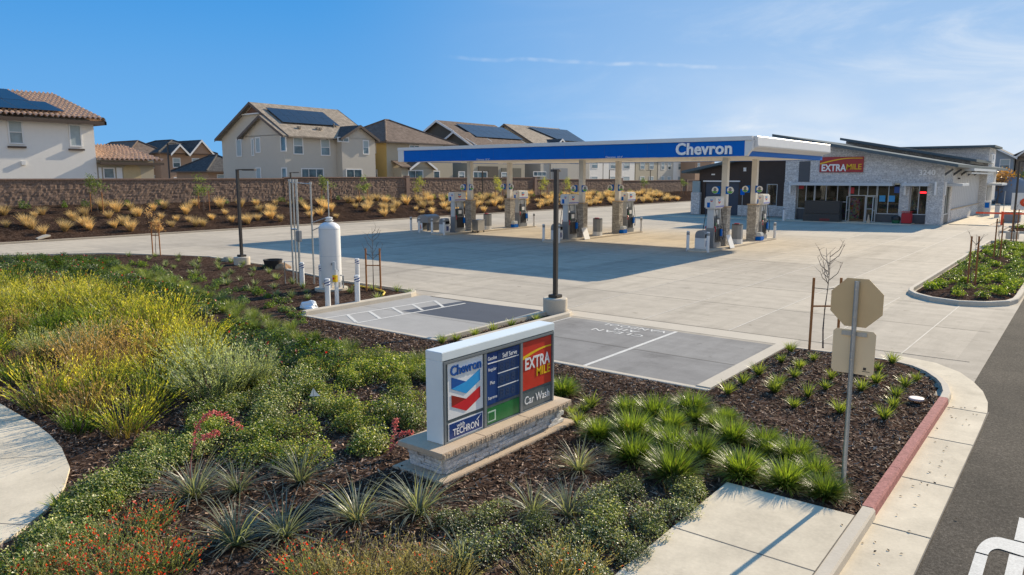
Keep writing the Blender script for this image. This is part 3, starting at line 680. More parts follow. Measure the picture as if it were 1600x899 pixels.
def dispenser(x, y, label):
    t = thing('fuel_dispenser', (x, y, .1), label, 'fuel pump', 'fuel dispensers under the canopy')
    M = MB(); M.box(x - .28, x + .28, y - .56, y + .56, .1, .36); M.box(x - .24, x + .24, y - .52, y + .52, .36, 1.25); M.build('cabinet', m_mgrey, t, bevel=.015)
    M = MB()
    for s in (-1, 1): M.box(x + s * .242, x + s * .262, y - .30, y + .46, .42, 1.2)
    M.build('door_panel', m_black, t)
    M = MB(); M.box(x - .23, x + .23, y - .34, y + .40, 1.251, 1.82); M.build('display_head', m_dgrey, t, bevel=.03)
    for s in (-1, 1):
        M = MB(); M.box(x + s * .232, x + s * .246, y - .12, y + .22, 1.45, 1.72); M.build('screen', m_pw, t)
        M = MB(); M.box(x + s * .232, x + s * .25, y - .26, y - .16, 1.36, 1.56); M.build('keypad', m_green, t)
        M = MB(); M.cbox((x + s * .30, y + .44, .95), (.1, .22, .42)); M.build('nozzle_boot', m_blue, t, bevel=.02)
        for k, yy in enumerate((-.42, .40)):
            M = MB(); hose(M, [(x + s * .26, y + yy, 2.3), (x + s * .34, y + yy, 1.9), (x + s * .46, y + yy, 1.0), (x + s * .42, y + yy + .03, .55), (x + s * .33, y + yy + .05, .8), (x + s * .29, y + yy + .02, 1.1)]); M.build('hose', m_black, t, smooth=True)
            M = MB(); M.tube([(x + s * .29, y + yy, 1.05), (x + s * .31, y + yy, 1.28), (x + s * .25, y + yy - .02, 1.36)], [.035, .03, .018], 8); M.build('nozzle', m_black if k else m_red, t, smooth=True)
    for yy in (-.46, .46):
        M = MB(); M.box(x - .2, x + .2, y + yy - .055, y + yy + .055, 1.252, 2.36); M.build('upright', m_lgrey, t, bevel=.02)
    M = MB(); M.box(x - .1, x + .1, y - .4, y + .4, 1.95, 2.3); M.build('upper_panel', m_lgrey, t)
    M = MB(); M.box(x - .34, x + .34, y - .66, y + .66, 2.361, 3.05); v = M.build('valance', m_white, t, bevel=.07)
    M = MB(); M.box(x - .16, x + .02, y - .668, y - .655, 2.44, 2.72); M.build('blue_label', m_blue, v)
    M = MB()
    for s in (-1, 1): M.box(x + s * .336, x + s * .348, y - .58, y + .58, 2.44, 2.53)
    M.build('valance_stripe', plain('periwinkle_stripe', (.22, .24, .52), .4), v)
    mark(v, (x + .342, y - .1, 2.79), (0, 1, 0), (0, 0, 1), .3, .3)
    mark(v, (x + .06 + 0.05, y - .664, 2.84), (1, 0, 0), (0, 0, 1), .14, .16)
    return t
def trashcan(x, y, label):
    t = thing('trash_bin', (x, y, .1), label, 'trash bin', 'grey bins between the canopy columns')
    def octo(r, z): return [(x + r * math.cos(math.pi / 8 + k * math.pi / 4), y + r * math.sin(math.pi / 8 + k * math.pi / 4), z) for k in range(8)]
    M = MB(); M.prism(octo(.345, .1), (0, 0, .28)); M.build('white_base', m_white, t)
    M = MB(); M.prism(octo(.335, .385), (0, 0, .85)); M.build('body', m_mgrey, t)
    M = MB(); M.prism(octo(.34, 1.236), (0, 0, .07)); l = M.build('lid', m_dgrey, t, bevel=.02)
    M = MB(); M.cbox((x, y - .1, 1.33), (.3, .12, .05)); M.build('lid_opening', m_red, t)
    return t
def service_unit(x, y, label):
    t = thing('service_unit', (x, y, .1), label, 'service unit', 'white service units at the ends of the pump islands')
    M = MB(); M.box(x - .30, x + .30, y - .28, y + .28, .1, .72); M.build('white_body', m_white, t, bevel=.02)
    M = MB(); M.prism([(x - .30 + .60 * (.5 - .5 * math.cos(math.pi * k / 12)), y - .27, .725 + .44 * math.sin(math.pi * k / 12) ** .6) for k in range(13)], (0, .54, 0)); M.build('rounded_hood', m_mgrey, t)
    M = MB(); M.box(x + .302, x + .312, y - .12, y + .12, .25, .58); M.build('blue_label', m_navy, t)
    M = MB(); M.box(x + .302, x + .32, y - .2, y + .2, .76, .95); M.build('opening', m_dark, t)
    return t
names = ('right', 'middle', 'left')
near = {'right': 'nearest the shop', 'middle': 'behind the tall lamp post', 'left': 'nearest the block wall'}
for i, x in enumerate(CX):
    n = names[i]
    M = MB(); M.prism([(x + .72 * math.cos(a) * 1.0, 0, 0) if False else p for p in
        [(x - .7, 39.35, 0), (x - .45, 38.95, 0), (x + .45, 38.95, 0), (x + .7, 39.35, 0), (x + .7, 50.4, 0), (x + .45, 50.8, 0), (x - .45, 50.8, 0), (x - .7, 50.4, 0)]], (0, 0, .1))
    tag(M.build('pump_island', m_kerb, bevel=.02), kind='structure')
    for (dx, dy, w_) in ((-.6, -3.6, 'left bollard at the front end'), (.6, -3.6, 'right bollard at the front end'), (.6, 7.4, 'right bollard at the far end'), (-.6, 7.4, 'left bollard at the far end')):
        bollard('bollard', x + dx, CY[0] + dy, 1.15, .085, 'white grey-banded %s of the %s pump island' % (w_, n), 'bollards at the ends of the pump islands', 'grey')
    dispenser(x, CY[0] - 1.5, 'white-topped fuel dispenser at the front of the %s island, %s' % (n, near[n]))
    dispenser(x, CY[1] + 1.45, 'white-topped fuel dispenser at the back of the %s island, %s' % (n, near[n]))
    trashcan(x + .15, CY[0] + 1.85, 'octagonal grey bin with white base between the two %s columns' % n)
    service_unit(x - .15, CY[0] - 2.75, 'white service unit with rounded grey hood at the front of the %s island' % n)
    # blue and clear tub by the back column
    t = thing('squeegee_tub', (x + .5, CY[1], .1), 'blue squeegee tub with clear top beside the back %s column' % n, 'tub', 'blue tubs by the back columns')
    M = MB(); M.box(x + .32, x + .68, CY[1] - .3, CY[1] + .3, .1, .36); M.build('tub', m_blue, t, bevel=.03)
    M = MB(); M.box(x + .34, x + .66, CY[1] - .28, CY[1] + .28, .363, .62); M.build('clear_top', m_lgrey, t, bevel=.05)
    if n != 'left':
        t = thing('panel', (x + .62, CY[0] - .5, .02), 'loose white panel leaning against the front %s column' % n, 'panel', 'loose white panels leaning at the columns')
        M = MB(); y0 = CY[0] - .85; y1 = CY[0] - .2
        M.prism([(x + .80, y0, .02), (x + .80, y1, .02), (x + .52, y1, .78), (x + .52, y0, .78)], (.03, 0, .012)); M.build('white_board', m_white, t)
    else:
        t = thing('steel_cart', (x + .95, CY[0] - .2, .02), 'stainless steel box cart on castors by the left front column', 'cart')
        M = MB(); M.box(x + .65, x + 1.25, CY[0] - .6, CY[0] + .2, .16, .95); M.build('box', m_steel, t, bevel=.02)
        M = MB(); M.box(x + .62, x + 1.28, CY[0] - .63, CY[0] + .23, .952, .99); M.build('lid', m_steel, t)
        for a in (.7, 1.2):
            for b_ in (-.55, .15):
                M = MB(); M.tube([(x + a - .02, CY[0] + b_, .09), (x + a + .02, CY[0] + b_, .09)], .07, 10); M.build('castor', m_black, t)
        # equipment under a dark cover, in front of the left island
        bx, by = -41.35, 42.3
        t = thing('covered_equipment', (bx, by, 0), 'arched dark grey covered equipment left of the left pump island', 'equipment')
        M = MB(); M.prism([(bx - .62 + 1.24 * (.5 - .5 * math.cos(math.pi * k / 14)), by - .7, .62 + .62 * math.sin(math.pi * k / 14) ** .55) for k in range(15)], (0, 1.4, 0)); M.build('arched_cover', m_mgrey, t)
        for a in (-.5, .5):
            M = MB(); M.box(bx + a - .1, bx + a + .1, by - .6, by + .6, 0, .64); M.build('leg_panel', m_dgrey, t)
        M = MB(); M.prism([(bx - .38, by - .75, .02), (bx + .05, by - .75, .02), (bx - .02, by - .71, .6), (bx - .3, by - .71, .6)], (0, .02, 0)); b_ = M.build('notice_board', m_pw, t)
        M = MB(); M.prism([(bx - .24, by - .765, .15), (bx - .08, by - .765, .15), (bx - .16, by - .745, .5)], (0, .005, 0)); M.build('warning_mark', m_orange, b_)
        for (bx2, by2, w_) in ((-41.6, 40.6, 'left'), (-40.1, 40.0, 'right')):
            bollard('bollard', bx2, by2, 1.1, .085, 'white bollard standing to the %s before the arched grey equipment' % w_, 'bollards by the covered equipment', 'grey')

# ------------------------------------------------------------------ the shop
def goods_mat():
    m, t, b, o = newmat('shelf_goods'); v = t.nodes.new('ShaderNodeTexVoronoi'); v.inputs['Scale'].default_value = 7; t.links.new(_pos(t), v.inputs['Vector'])
    h = t.nodes.new('ShaderNodeHueSaturation'); h.inputs['Saturation'].default_value = .8; h.inputs['Value'].default_value = .4; t.links.new(v.outputs['Color'], h.inputs['Color']); t.links.new(h.outputs[0], b.inputs['Base Color']); return m
st = thing('shop_building', (-20, 80, 0), 'grey stone convenience shop with sloping slate roofs and brown left wing', 'shop')
F = 74.5
def zr(x): return 7.80 - .192 * (x + 24.0)           # underside of the right hand slope
def zl(x): return 7.15 + .205 * (x + 24.0)           # underside of the left hand slope
M = MB(); M.prism([(-24.1, F, 3.62), (-10.4, F, 3.62), (-10.4, F, zr(-10.4)), (-24.1, F, zr(-24.1))], (0, .5, 0))
M.box(-24.1, -22.92, F - .12, F + .8, 0, 3.618); M.box(-13.82, -13.02, F - .05, F + .8, 0, 3.618); M.box(-11.62, -10.4, F - .05, F + 1.0, 0, 3.618)
M.prism([(-24.1, F + .501, 0), (-23.6, F + .501, 0), (-23.6, F + .501, zr(-23.6)), (-24.1, F + .501, zr(-24.1))], (0, 42, 0))
M.build('stone_wall', m_stone, st)
M = MB(); M.box(-10.9, -10.4, F + 1.001, F + 1.35, 0, 3.6); M.box(-10.9, -10.4, F + 3.9, F + 5.1, 0, 3.6); M.box(-10.9, -10.4, F + .501, F + 5.1, 3.601, zr(-10.4)); M.box(-10.55, -10.36, F + 5.101, F + 26, 0, 1.12); M.build('side_stone', m_stone, st)
M = MB(); M.box(-10.6, -10.30, F + 5.11, F + 26, 1.121, 1.2); M.build('wainscot_cap', m_tan, st)
M = MB(); M.box(-10.8, -10.43, F + 5.101, F + 43, 1.2, zr(-10.4)); sp = M.build('side_panel', m_panel, st)
M = MB()
for k in range(1, 17): M.box(-10.432, -10.422, F + 5.2 + k * 1.25, F + 5.215 + k * 1.25, 1.21, zr(-10.4) - .05)
M.build('panel_joint', m_mgrey, sp)
M = MB(); M.box(-10.415, -10.25, F + 8.2, F + 8.7, 3.95, 4.08); M.build('wall_light', m_black, st, bevel=.03)
# shop front glazing
def glazed(x0, x1, z0, z1, cols, rows, y, mat=m_shop, parent=st, axis='x', name='window', fm=m_lgrey, t=.07):
    M = MB()
    def bx(a0, a1, b0, b1, d0, d1):
        if axis == 'x': M.box(a0, a1, y + d0, y + d1, b0, b1)
        else: M.box(y - d1, y - d0, a0, a1, b0, b1)
    bx(x0, x1, z1 - t, z1, -.06, .06); bx(x0, x1, z0, z0 + t, -.06, .06)
    for k in range(cols + 1): xx = x0 + (x1 - x0 - t) * k / cols; bx(xx, xx + t, z0 + t + .001, z1 - t - .001, -.055, .055)
    for k in range(1, rows): zz = z0 + (z1 - z0) * k / rows; bx(x0 + t, x1 - t, zz - t / 2, zz + t / 2, -.05, .05)
    f = M.build(name, fm, parent)
    M = MB(); bx(x0 + .01, x1 - .01, z0 + .01, z1 - .01, .015, .03); M.build('pane', mat, f); return f
Y2 = F + .35
M = MB(); M.box(-23.5, -10.9, F + 6.5, F + 6.7, 0, 3.6); M.box(-23.5, -10.9, F + .9, F + 6.4, 3.55, 3.6); M.box(-23.5, -10.9, F + .9, F + 6.4, .012, .02); M.build('interior', plain('shop_interior', (.16, .145, .125), .7, var=.3, scale=1.5), st)
m_shopfill = lamp_mat('shop_fill_glow', (1, .93, .8), 2.6)  # glowing panels added under the ceiling to brighten the dark shop interior
for xx in (-21.5, -19, -16.8, -14.6, -12.3):
    for yy in (2.2, 4.6):
        M = MB(); M.box(xx - .6, xx + .6, F + yy - .15, F + yy + .15, 3.50, 3.54); M.build('interior_fill_panel', m_shopfill, st)
M = MB()
for x in (-22.2, -20.6, -19.2, -15.2, -14.3, -12.7): M.box(x - .35, x + .35, F + 2.2, F + 3.0, .03, 1.7)
for x in (-21.4, -18.6, -17.0, -13.6): M.box(x - .5, x + .5, F + 4.4, F + 5.2, .03, 2.1)
M.build('shelf_rack', goods_mat(), st)
M = MB(); M.box(-22.9, -21.3, Y2 - .05, Y2 + .1, .02, 1.1); M.box(-15.75, -13.83, Y2 - .05, Y2 + .1, .02, .78); M.box(-13.01, -11.63, Y2 - .05, Y2 + .1, .02, .8); M.build('lower_panel', m_dgrey, st)
glazed(-22.9, -21.3, 1.11, 3.6, 2, 1, Y2); glazed(-21.29, -18.15, .05, 3.6, 3, 2, Y2)
glazed(-15.75, -13.83, .79, 3.6, 2, 1, Y2); glazed(-13.01, -11.63, .81, 3.55, 2, 1, Y2)
glazed(-18.14, -15.76, 2.42, 3.6, 3, 1, Y2, name='transom')
M = MB(); M.box(-22.8, -21.75, F - .04, F - .005, 3.7, 5.65); M.build('slate_panel', m_dgrey, st)
for x0, sgn, nm in ((-18.1, -1, 'left'), (-15.85, 1, 'right')):
    d = MB(); a = 0
    d.box(x0 - .03, x0 + .03, Y2 - 1.0, Y2 - .1, .05, .13); d.box(x0 - .03, x0 + .03, Y2 - 1.0, Y2 - .1, 2.3, 2.4); d.box(x0 - .03, x0 + .03, Y2 - 1.0, Y2 - .93, .131, 2.299); d.box(x0 - .03, x0 + .03, Y2 - .17, Y2 - .1, .131, 2.299); d.box(x0 - .03, x0 + .03, Y2 - .92, Y2 - .18, 1.05, 1.12)
    dd = d.build('door', m_lgrey, st); d = MB(); d.box(x0 - .008, x0 + .008, Y2 - .96, Y2 - .14, .1, 2.33); d.build('pane', m_shop, dd)
M = MB(); M.box(-18.14, -18.05, Y2 - .06, Y2 + .06, 0, 2.42); M.box(-16.75, -16.66, Y2 - .06, Y2 + .06, 0, 2.42); M.build('door_frame', m_lgrey, st)
glazed(-16.65, -15.78, .05, 2.4, 1, 2, Y2 + .02)
for i, (x, z, c) in enumerate(((-15.3, 2.2, m_lblue), (-14.5, 2.2, m_lblue), (-14.1, 3.0, m_dblue), (-22.6, 3.3, m_red), (-18.0, 2.9, m_red))):
    M = MB(); M.box(x - .25, x + .25, Y2 - .012, Y2 - .004, z - .28, z + .28); M.build('window_poster', c, st)
M = MB(); M.box(-12.25, -11.75, Y2 - .012, Y2 - .006, 2.72, 2.86); M.build('neon_sign', lamp_mat('red_neon', (1, .02, .03), 2.), st)
# awnings
for (x0, x1) in ((-23.3, -14.25), (-13.5, -11.4)):
    M = MB(); M.box(x0, x1, F - 1.15, F - .13, 3.36, 3.62); M.build('awning', m_lgrey, st, bevel=.02)
M = MB(); M.box(-10.39, -9.1, F + .9, F + 5.2, 3.36, 3.6); M.build('awning', m_lgrey, st, bevel=.02)
glazed(F + 1.36, F + 3.89, .8, 3.35, 2, 1, -10.5, axis='y')
M = MB(); M.box(-10.6, -10.45, F + 1.36, F + 3.89, .02, .79); M.build('lower_panel', m_dgrey, st)
for x, y in ((-23.5, F - .125), (-13.4, F - .055), (-11.0, F - .055)):
    M = MB(); M.box(x - .09, x + .09, y - .14, y, 2.55, 3.75); M.build('wall_sconce', m_pw, st, bevel=.02)
M = MB(); M.box(-10.398, -10.25, F + .35, F + .53, 2.55, 3.75); M.build('wall_sconce', m_pw, st, bevel=.02)
# roofs
def slab(x0, z0, x1, z1, y0, y1, th, mat, name, parent=st):
    M = MB(); M.prism([(x0, y0, z0), (x1, y0, z1), (x1, y0, z1 + th), (x0, y0, z0 + th)], (0, y1 - y0, 0)); return M.build(name, mat, parent)
slab(-25.2, zr(-25.2), -9.3, zr(-9.3), F - 1.1, F + 44, .25, m_roofgrey, 'roof')
slab(-36.7, zl(-36.7), -24.12, zl(-24.12), 77.9, F + 44, .28, m_roofgrey, 'roof')
slab(-22.7, zr(-22.7) + .62, -9.6, zr(-9.6) + .62, 88, 101, .26, m_roofgrey, 'roof')
M = MB(); M.prism([(-22.3, 89, zr(-22.3) + .31), (-10.2, 89, zr(-10.2) + .31), (-10.2, 89, zr(-10.2) + .61), (-22.3, 89, zr(-22.3) + .61)], (0, 11, 0)); M.build('clerestory', m_stone, st)
for k in range(5):
    y = F + .1 + k * 4.9
    M = MB(); M.prism([(-10.395, y, 4.25), (-10.395, y, 4.5), (-9.85, y, 4.90), (-9.75, y, 4.78)], (0, .12, 0)); M.build('eave_bracket', m_dgrey, st)
M = MB(); M.box(-9.75, -8.95, F + 6.5, F + 26, 4.72, 4.95); M.box(-9.6, -9.2, F + 7, F + 26, 4.45, 4.6); M.build('sunshade', m_lgrey, st)
# tower at the back
M = MB(); M.box(-21, -9.75, 100, 107, 0, 7.45); M.build('tower', m_stone, st)
M = MB(); M.box(-21.6, -9.2, 99.3, 107.8, 7.451, 7.68); M.build('tower_roof', m_roofgrey, st)
M = MB(); M.box(-9.748, -9.55, 101.4, 104.4, 5.75, 6.75); M.build('tower_sign', m_pw, st)
lettering('tower_sign_lettering', 'F', (-9.53, 102.4, 6.25), (0, 1, 0), (0, 0, 1), .5, .75, m_slate, st, depth=.02)
M = MB(); M.box(-9.74, -8.3, 100.5, 106.5, 3.2, 3.45); M.build('awning', m_lgrey, st)
M = MB(); M.box(-9.748, -9.70, 101, 106, .05, 3.0); M.build('bay_opening', m_mgrey, st)
# brown wing
Yb = 79.
M = MB(); M.prism([(-35.0, Yb, 3.75), (-24.11, Yb, 3.75), (-24.11, Yb, zl(-24.11)), (-35.0, Yb, zl(-35.0))], (0, .4, 0)); M.box(-30.45, -27.42, Yb, Yb + .4, 1.12, 3.748); M.box(-26.28, -24.11, Yb, Yb + .4, 1.12, 3.748); M.box(-27.419, -26.281, Yb, Yb + .4, 3.42, 3.748); M.box(-35.0, -34.3, Yb + .1, Yb + .4, 0, 3.74)
M.box(-35.2, -34.8, Yb + .41, 118, 0, 4.7); M.build('brown_wall', m_brownsd, st)
M = MB(); M.box(-30.45, -24.11, Yb - .06, Yb + .38, .02, 1.118); M.box(-35.75, -34.72, Yb - .4, Yb + .05, .02, 2.45); M.build('stone_wainscot', m_stone, st)
M = MB(); M.box(-35.68, -34.8, Yb - .3, Yb - .02, 2.46, 3.7); M.build('frosted_screen', plain('frosted_screen', (.24, .33, .36), .3), st)
M = MB(); M.box(-34.29, -30.46, Yb + .2, Yb + .3, .02, 3.6); M.build('roller_door', m_navy if False else plain('blue_slate_door', (.035, .055, .09), .5), st)
M = MB(); M.box(-34.5, -30.3, Yb - .12, Yb + .02, 3.62, 3.76); M.build('lintel', m_pw, st)
glazed(-27.41, -26.29, 1.13, 3.41, 1, 1, Yb + .08)
M = MB(); M.box(-30.0, -29.7, Yb - .06, Yb - .005, 4.75, 5.15); M.box(-33.6, -33.2, Yb - .06, Yb - .005, 4.35, 4.5); M.build('wall_light', m_pw, st)
# signs on the shop
M = MB(); M.box(-20.85, -17.0, F - .16, F - .005, 4.6, 6.02); sg = M.build('shop_sign', m_sred2, st)
lettering('sign_lettering', 'EXTRA', (-19.55, F - .165, 5.02), (1, 0, 0), (0, 0, 1), 2.2, .66, m_pw, st, depth=.04, bold=.03)
lettering('sign_lettering', 'MILE', (-17.78, F - .165, 5.10), (1, 0, 0), (0, 0, 1), 1.3, .50, m_yel, st, depth=.04, bold=.012)
def swoosh(fn, mat, parent, name='swoosh'):
    M = MB(); n = 22; vs = []
    for i in range(n + 1):
        p, q = fn(i / n); vs += [p, q]
    M._add(vs, [(2 * i, 2 * i + 2, 2 * i + 3, 2 * i + 1) for i in range(n)]); return M.build(name, mat, parent, recalc=False)
def sw1(t):
    x = -20.83 + 3.75 * t; z = 5.32 + .56 * math.sin(min(1, t * 1.25) * math.pi / 2) - .04 * t; wd = .13 - .07 * t
    return (x, F - .167, z), (x, F - .167, z + wd)
swoosh(sw1, m_yel, st)
lettering('house_number', '3240', (-11.75, F - .01, 4.55), (1, 0, 0), (0, 0, 1), 1.3, .50, m_pw, st, depth=.08, bold=.035)
# raised walk along the front
M = MB(); M.box(-36, -12.5, F - 2.2, F + .3, -.02, .045); tag(M.build('shop_walk', m_walk), kind='structure')
M = MB(); M.box(-9.9, -6.9, F + 1, 125, -.02, .05); tag(M.build('shop_walk', m_walk), kind='structure')
# things in front of the shop
t = thing('merchandise_cabinet', (-19.9, F - 1.4, .045), 'big charcoal merchandise cabinet standing before the shop windows', 'cabinet')
M = MB(); M.box(-21.6, -18.35, F - 1.9, F - .9, .05, .75); M.build('lower_case', plain('charcoal_cabinet', (.032, .036, .04), .35), t, bevel=.03)
M = MB(); M.box(-21.55, -18.4, F - 1.85, F - .9, .765, 1.95); M.build('upper_case', plain('charcoal_upper', (.026, .03, .034), .3), t, bevel=.03)
M = MB(); M.box(-20.1, -19.2, F - 1.915, F - 1.9, .12, .32); M.build('red_label', plain('dim_red', (.16, .02, .02), .5), t)
t = thing('red_bin', (-12.95, F - .9, .045), 'tall red cooler bin against the stone pier of the shop', 'bin')
M = MB(); M.box(-13.35, -12.55, F - 1.2, F - .55, .1, 1.0); M.build('body', plain('cooler_red', (.40, .008, .02), .4), t, bevel=.05)
M = MB(); M.box(-13.38, -12.52, F - 1.23, F - .52, 1.055, 1.13); M.build('lid', plain('cooler_red_lid', (.45, .01, .025), .35), t, bevel=.02)
M = MB(); M.box(-13.3, -12.6, F - 1.15, F - .6, .046, .1); M.build('plinth', m_black, t)
t = thing('green_bin', (-13.75, F - .9, .045), 'low green bin with black bag beside the red cooler bin', 'bin')
M = MB(); M.lathe([(.30, 0), (.36, .32), (.36, .36)], (-13.8, F - .9, .05), 14); M.build('tub', plain('bin_green', (.01, .11, .05), .5), t)
M = MB(); M.lathe([(.375, .30), (.39, .5), (.30, .64), (.1, .7)], (-13.8, F - .9, .05), 14); M.build('bag', m_black, t, smooth=True)
t = thing('wet_floor_cone', (-16.0, F - 1.3, .045), 'small pale cone standing by the open shop door', 'cone')
M = MB(); M.lathe([(.16, 0), (.15, .05), (.06, .6), (.05, .72)], (-16.0, F - 1.3, .05), 12); M.build('cone', m_tan, t)
M = MB(); M.box(-16.2, -15.8, F - 1.5, F - 1.1, .046, .06); M.build('cone_base', m_tan, t)
for k, (x, y, w_) in enumerate(((-23.2, F - 2.6, 'left of the shop glazing'), (-32.0, F + 1.0, 'before the blue roller door'))):
    bollard('bollard', x, y, 1.3, .1, 'white bollard standing ' + w_, None, 'grey')
t = thing('parking_sign', (-28.1, F - .5, 0), 'small blue parking sign on a post by the brown wing', 'sign')
M = MB(); M.tube([(-28.1, F - .5, 0), (-28.1, F - .5, 2.95)], .03, 8); M.build('post', m_galv, t)
M = MB(); M.box(-28.32, -27.88, F - .55, F - .535, 2.35, 2.95); M.build('plate', m_blue, t)
# ------------------------------------------------------------------ monument sign
ms = thing('monument_sign', (-7.05, 8.6, .05), 'white boxed fuel price sign with coloured panels on a white ledgestone plinth', 'sign')
M = MB(); M.box(-7.58, -6.58, 6.92, 10.22, 0, .105); M.build('footing', m_tan, ms, bevel=.01)
# plinth of individually proud stones
M = MB(); M.box(-7.42, -6.80, 7.16, 10.02, .106, .40)
rr = random.Random(4)
for face in range(3):
    z = .108
    while z < .385:
        h = rr.choice((.045, .055, .07, .075)); h = min(h, .397 - z)
        if face == 0:
            y = 7.14
            while y < 10.02:
                l = rr.uniform(.12, .42); e = min(y + l, 10.04); M.box(-6.80, -6.765 + rr.uniform(0, .05), y + .003, e - .003, z + .002, z + h - .002); y = e
        else:
            x = -7.43; yy, sg_ = ((7.16, -1), (10.02, 1))[face - 1]
            while x < -6.79:
                l = rr.uniform(.12, .34); e = min(x + l, -6.785); M.box(x + .003, e - .003, yy, yy + sg_ * (.02 + rr.uniform(0, .045)), z + .002, z + h - .002); x = e
        z += h
M.build('stone_plinth', masonry('sign_ledgestone', (.80, .79, .77), (.58, .58, .58), (.45, .45, .45), .31, .07, .002, .8, nscale=22, jag=.05), ms)
M = MB()
ys = [6.98, 7.9, 8.95, 10.16]
for a, b in zip(ys, ys[1:]): M.box(-7.52, -6.645, a + .003, b - .003, .401, .475)
for k in range(64):
    y = 7.0 + k * .049
    M.box(-6.652 + rr.uniform(0, .012), -6.625 + rr.uniform(-.008, .01), y, y + .043, .392 + rr.uniform(-.008, .006), .468 - rr.uniform(0, .012))
M.build('cap_stone', m_tan, ms, bevel=.006)
z0, z1 = .477, 1.80
XF = -6.87
M = MB(); M.box(-7.19, XF, 7.24, 9.96, z1 - .125, z1); M.box(-7.19, XF, 7.24, 7.262, z0, z1 - .126); M.box(-7.19, XF, 9.935, 9.96, z0, z1 - .126); M.box(-7.19, -7.15, 7.263, 9.934, z0, z1 - .126)
M.build('sign_cabinet', m_cab, ms, bevel=.008)
M = MB(); M.box(-7.14, XF - .02, 7.265, 9.93, z0, z1 - .128); M.build('face_frame', m_slate, ms)
M = MB(); M.box(XF - .018, XF + .012, 7.265, 7.30, z0, z1 - .14); M.box(XF - .018, XF + .012, 9.895, 9.93, z0, z1 - .14); M.box(XF - .018, XF + .012, 7.301, 9.894, z1 - .175, z1 - .14); M.box(XF - .018, XF + .01, 7.301, 9.894, z0, z0 + .012)
for y in (8.165, 9.05): M.box(XF - .018, XF + .008, y - .028, y + .028, z0 + .013, z1 - .176)
M.build('frame_bar', plain('sign_frame_grey', (.17, .19, .20), .4), ms)
def panel(name, y0, y1, a, b, mat, off=-.012): 
    M = MB(); M.box(XF - .019, XF + off, y0, y1, a, b); return M.build(name, mat, ms, bevel=.004)
def wlet(s, yc, zc, wd, ht, mat, bold=.012, d=.004, off=-.010, parent=None, name='panel_lettering'):
    return lettering(name, s, (XF + off, yc, zc), (0, 1, 0), (0, 0, 1), wd, ht, mat, parent or ms, depth=d, bold=bold)
p_ch = panel('brand_panel', 7.36, 8.125, .80, 1.615, m_pw)
wlet('Chevron', 7.745, 1.50, .66, .15, m_dblue, .024, .015, parent=p_ch)
mark(p_ch, (XF - .010, 7.745, 1.13), (0, 1, 0), (0, 0, 1), .62, .56, d=.003)
p_te = panel('additive_panel', 7.36, 8.125, .49, .755, m_pw)
M = MB(); M.box(XF - .0119, XF - .0085, 7.385, 8.10, .512, .733); M.build('navy_field', m_navy, p_te)
wlet('with', 7.62, .682, .17, .06, m_pw, .006, .003, -.008, p_te); wlet('TECHRON', 7.735, .595, .56, .10, m_pw, .008, .003, -.008, p_te)
M = MB(); M.prism([(XF - .005, 7.96, .655), (XF - .005, 7.99, .655), (XF - .005, 8.075, .722), (XF - .005, 8.06, .722)], (-.003, 0, 0)); M.build('slash_mark', m_pw, p_te)
p_pr = panel('price_panel', 8.215, 9.015, .80, 1.60, m_navy)
m_led = plain('dark_price_display', (.016, .045, .14), .3, var=.2, scale=8)
M = MB()
for a, b in ((.83, 1.02), (1.045, 1.235), (1.26, 1.43)): M.box(XF - .0118, XF - .006, 8.47, 8.975, a, b)
M.box(XF - .0118, XF - .006, 8.47, 8.975, 1.452, 1.585)
M.build('price_display', m_led, p_pr)
M = MB()
for z in (1.032, 1.247, 1.441): M.box(XF - .0118, XF - .004, 8.235 if z > 1.4 else 8.47, 8.985, z - .007, z + .006)
M.build('rule', m_pw, p_pr)
m_seg = plain('unlit_price_digit', (.035, .055, .12), .3)
for zc in (.925, 1.14, 1.345):
    for k in range(3): wlet('8', 8.56 + k * .14, zc, .09, .125, m_seg, .0, .002, -.0055, p_pr, 'price_digit')
for s, z, w_, h in (('Regular', 1.335, .19, .062), ('Plus', 1.135, .11, .052), ('Supreme', .90, .21, .06), ('Gasoline', 1.515, .21, .058)): wlet(s, 8.345, z, w_, h, m_pw, .004, .003, -.0115, p_pr)
wlet('Self Serve', 8.76, 1.508, .36, .072, m_pw, .006, .003, -.0055, p_pr)
p_gr = panel('diesel_panel', 8.215, 9.015, .50, .755, m_green)
M = MB(); M.box(XF - .0118, XF - .009, 8.235, 8.42, .535, .70); M.build('pale_box', plain('pale_green', (.45, .58, .48), .5), p_gr)
M = MB(); M.box(XF - .0088, XF - .0065, 8.245, 8.39, .555, .68); M.build('green_box', m_green, p_gr)
p_rd = panel('shop_panel', 9.09, 9.885, .815, 1.61, m_sred)
wlet('EXTRA', 9.50, 1.245, .68, .195, m_pw, .020, .004, parent=p_rd); wlet('MILE', 9.66, 1.065, .38, .145, m_yel, .016, .004, parent=p_rd)
def sw2(t):
    y = 9.095 + .785 * t; z = 1.325 + .105 * math.sin(t * math.pi * .55); wd = .055 - .035 * t
    return (XF - .0095, y, z), (XF - .0095, y, z + wd)
swoosh(sw2, m_yel, p_rd)
p_cw = panel('wash_panel', 9.09, 9.885, .50, .775, m_slate)
wlet('Car Wash', 9.49, .645, .68, .135, m_pw, .008, .003, parent=p_cw)

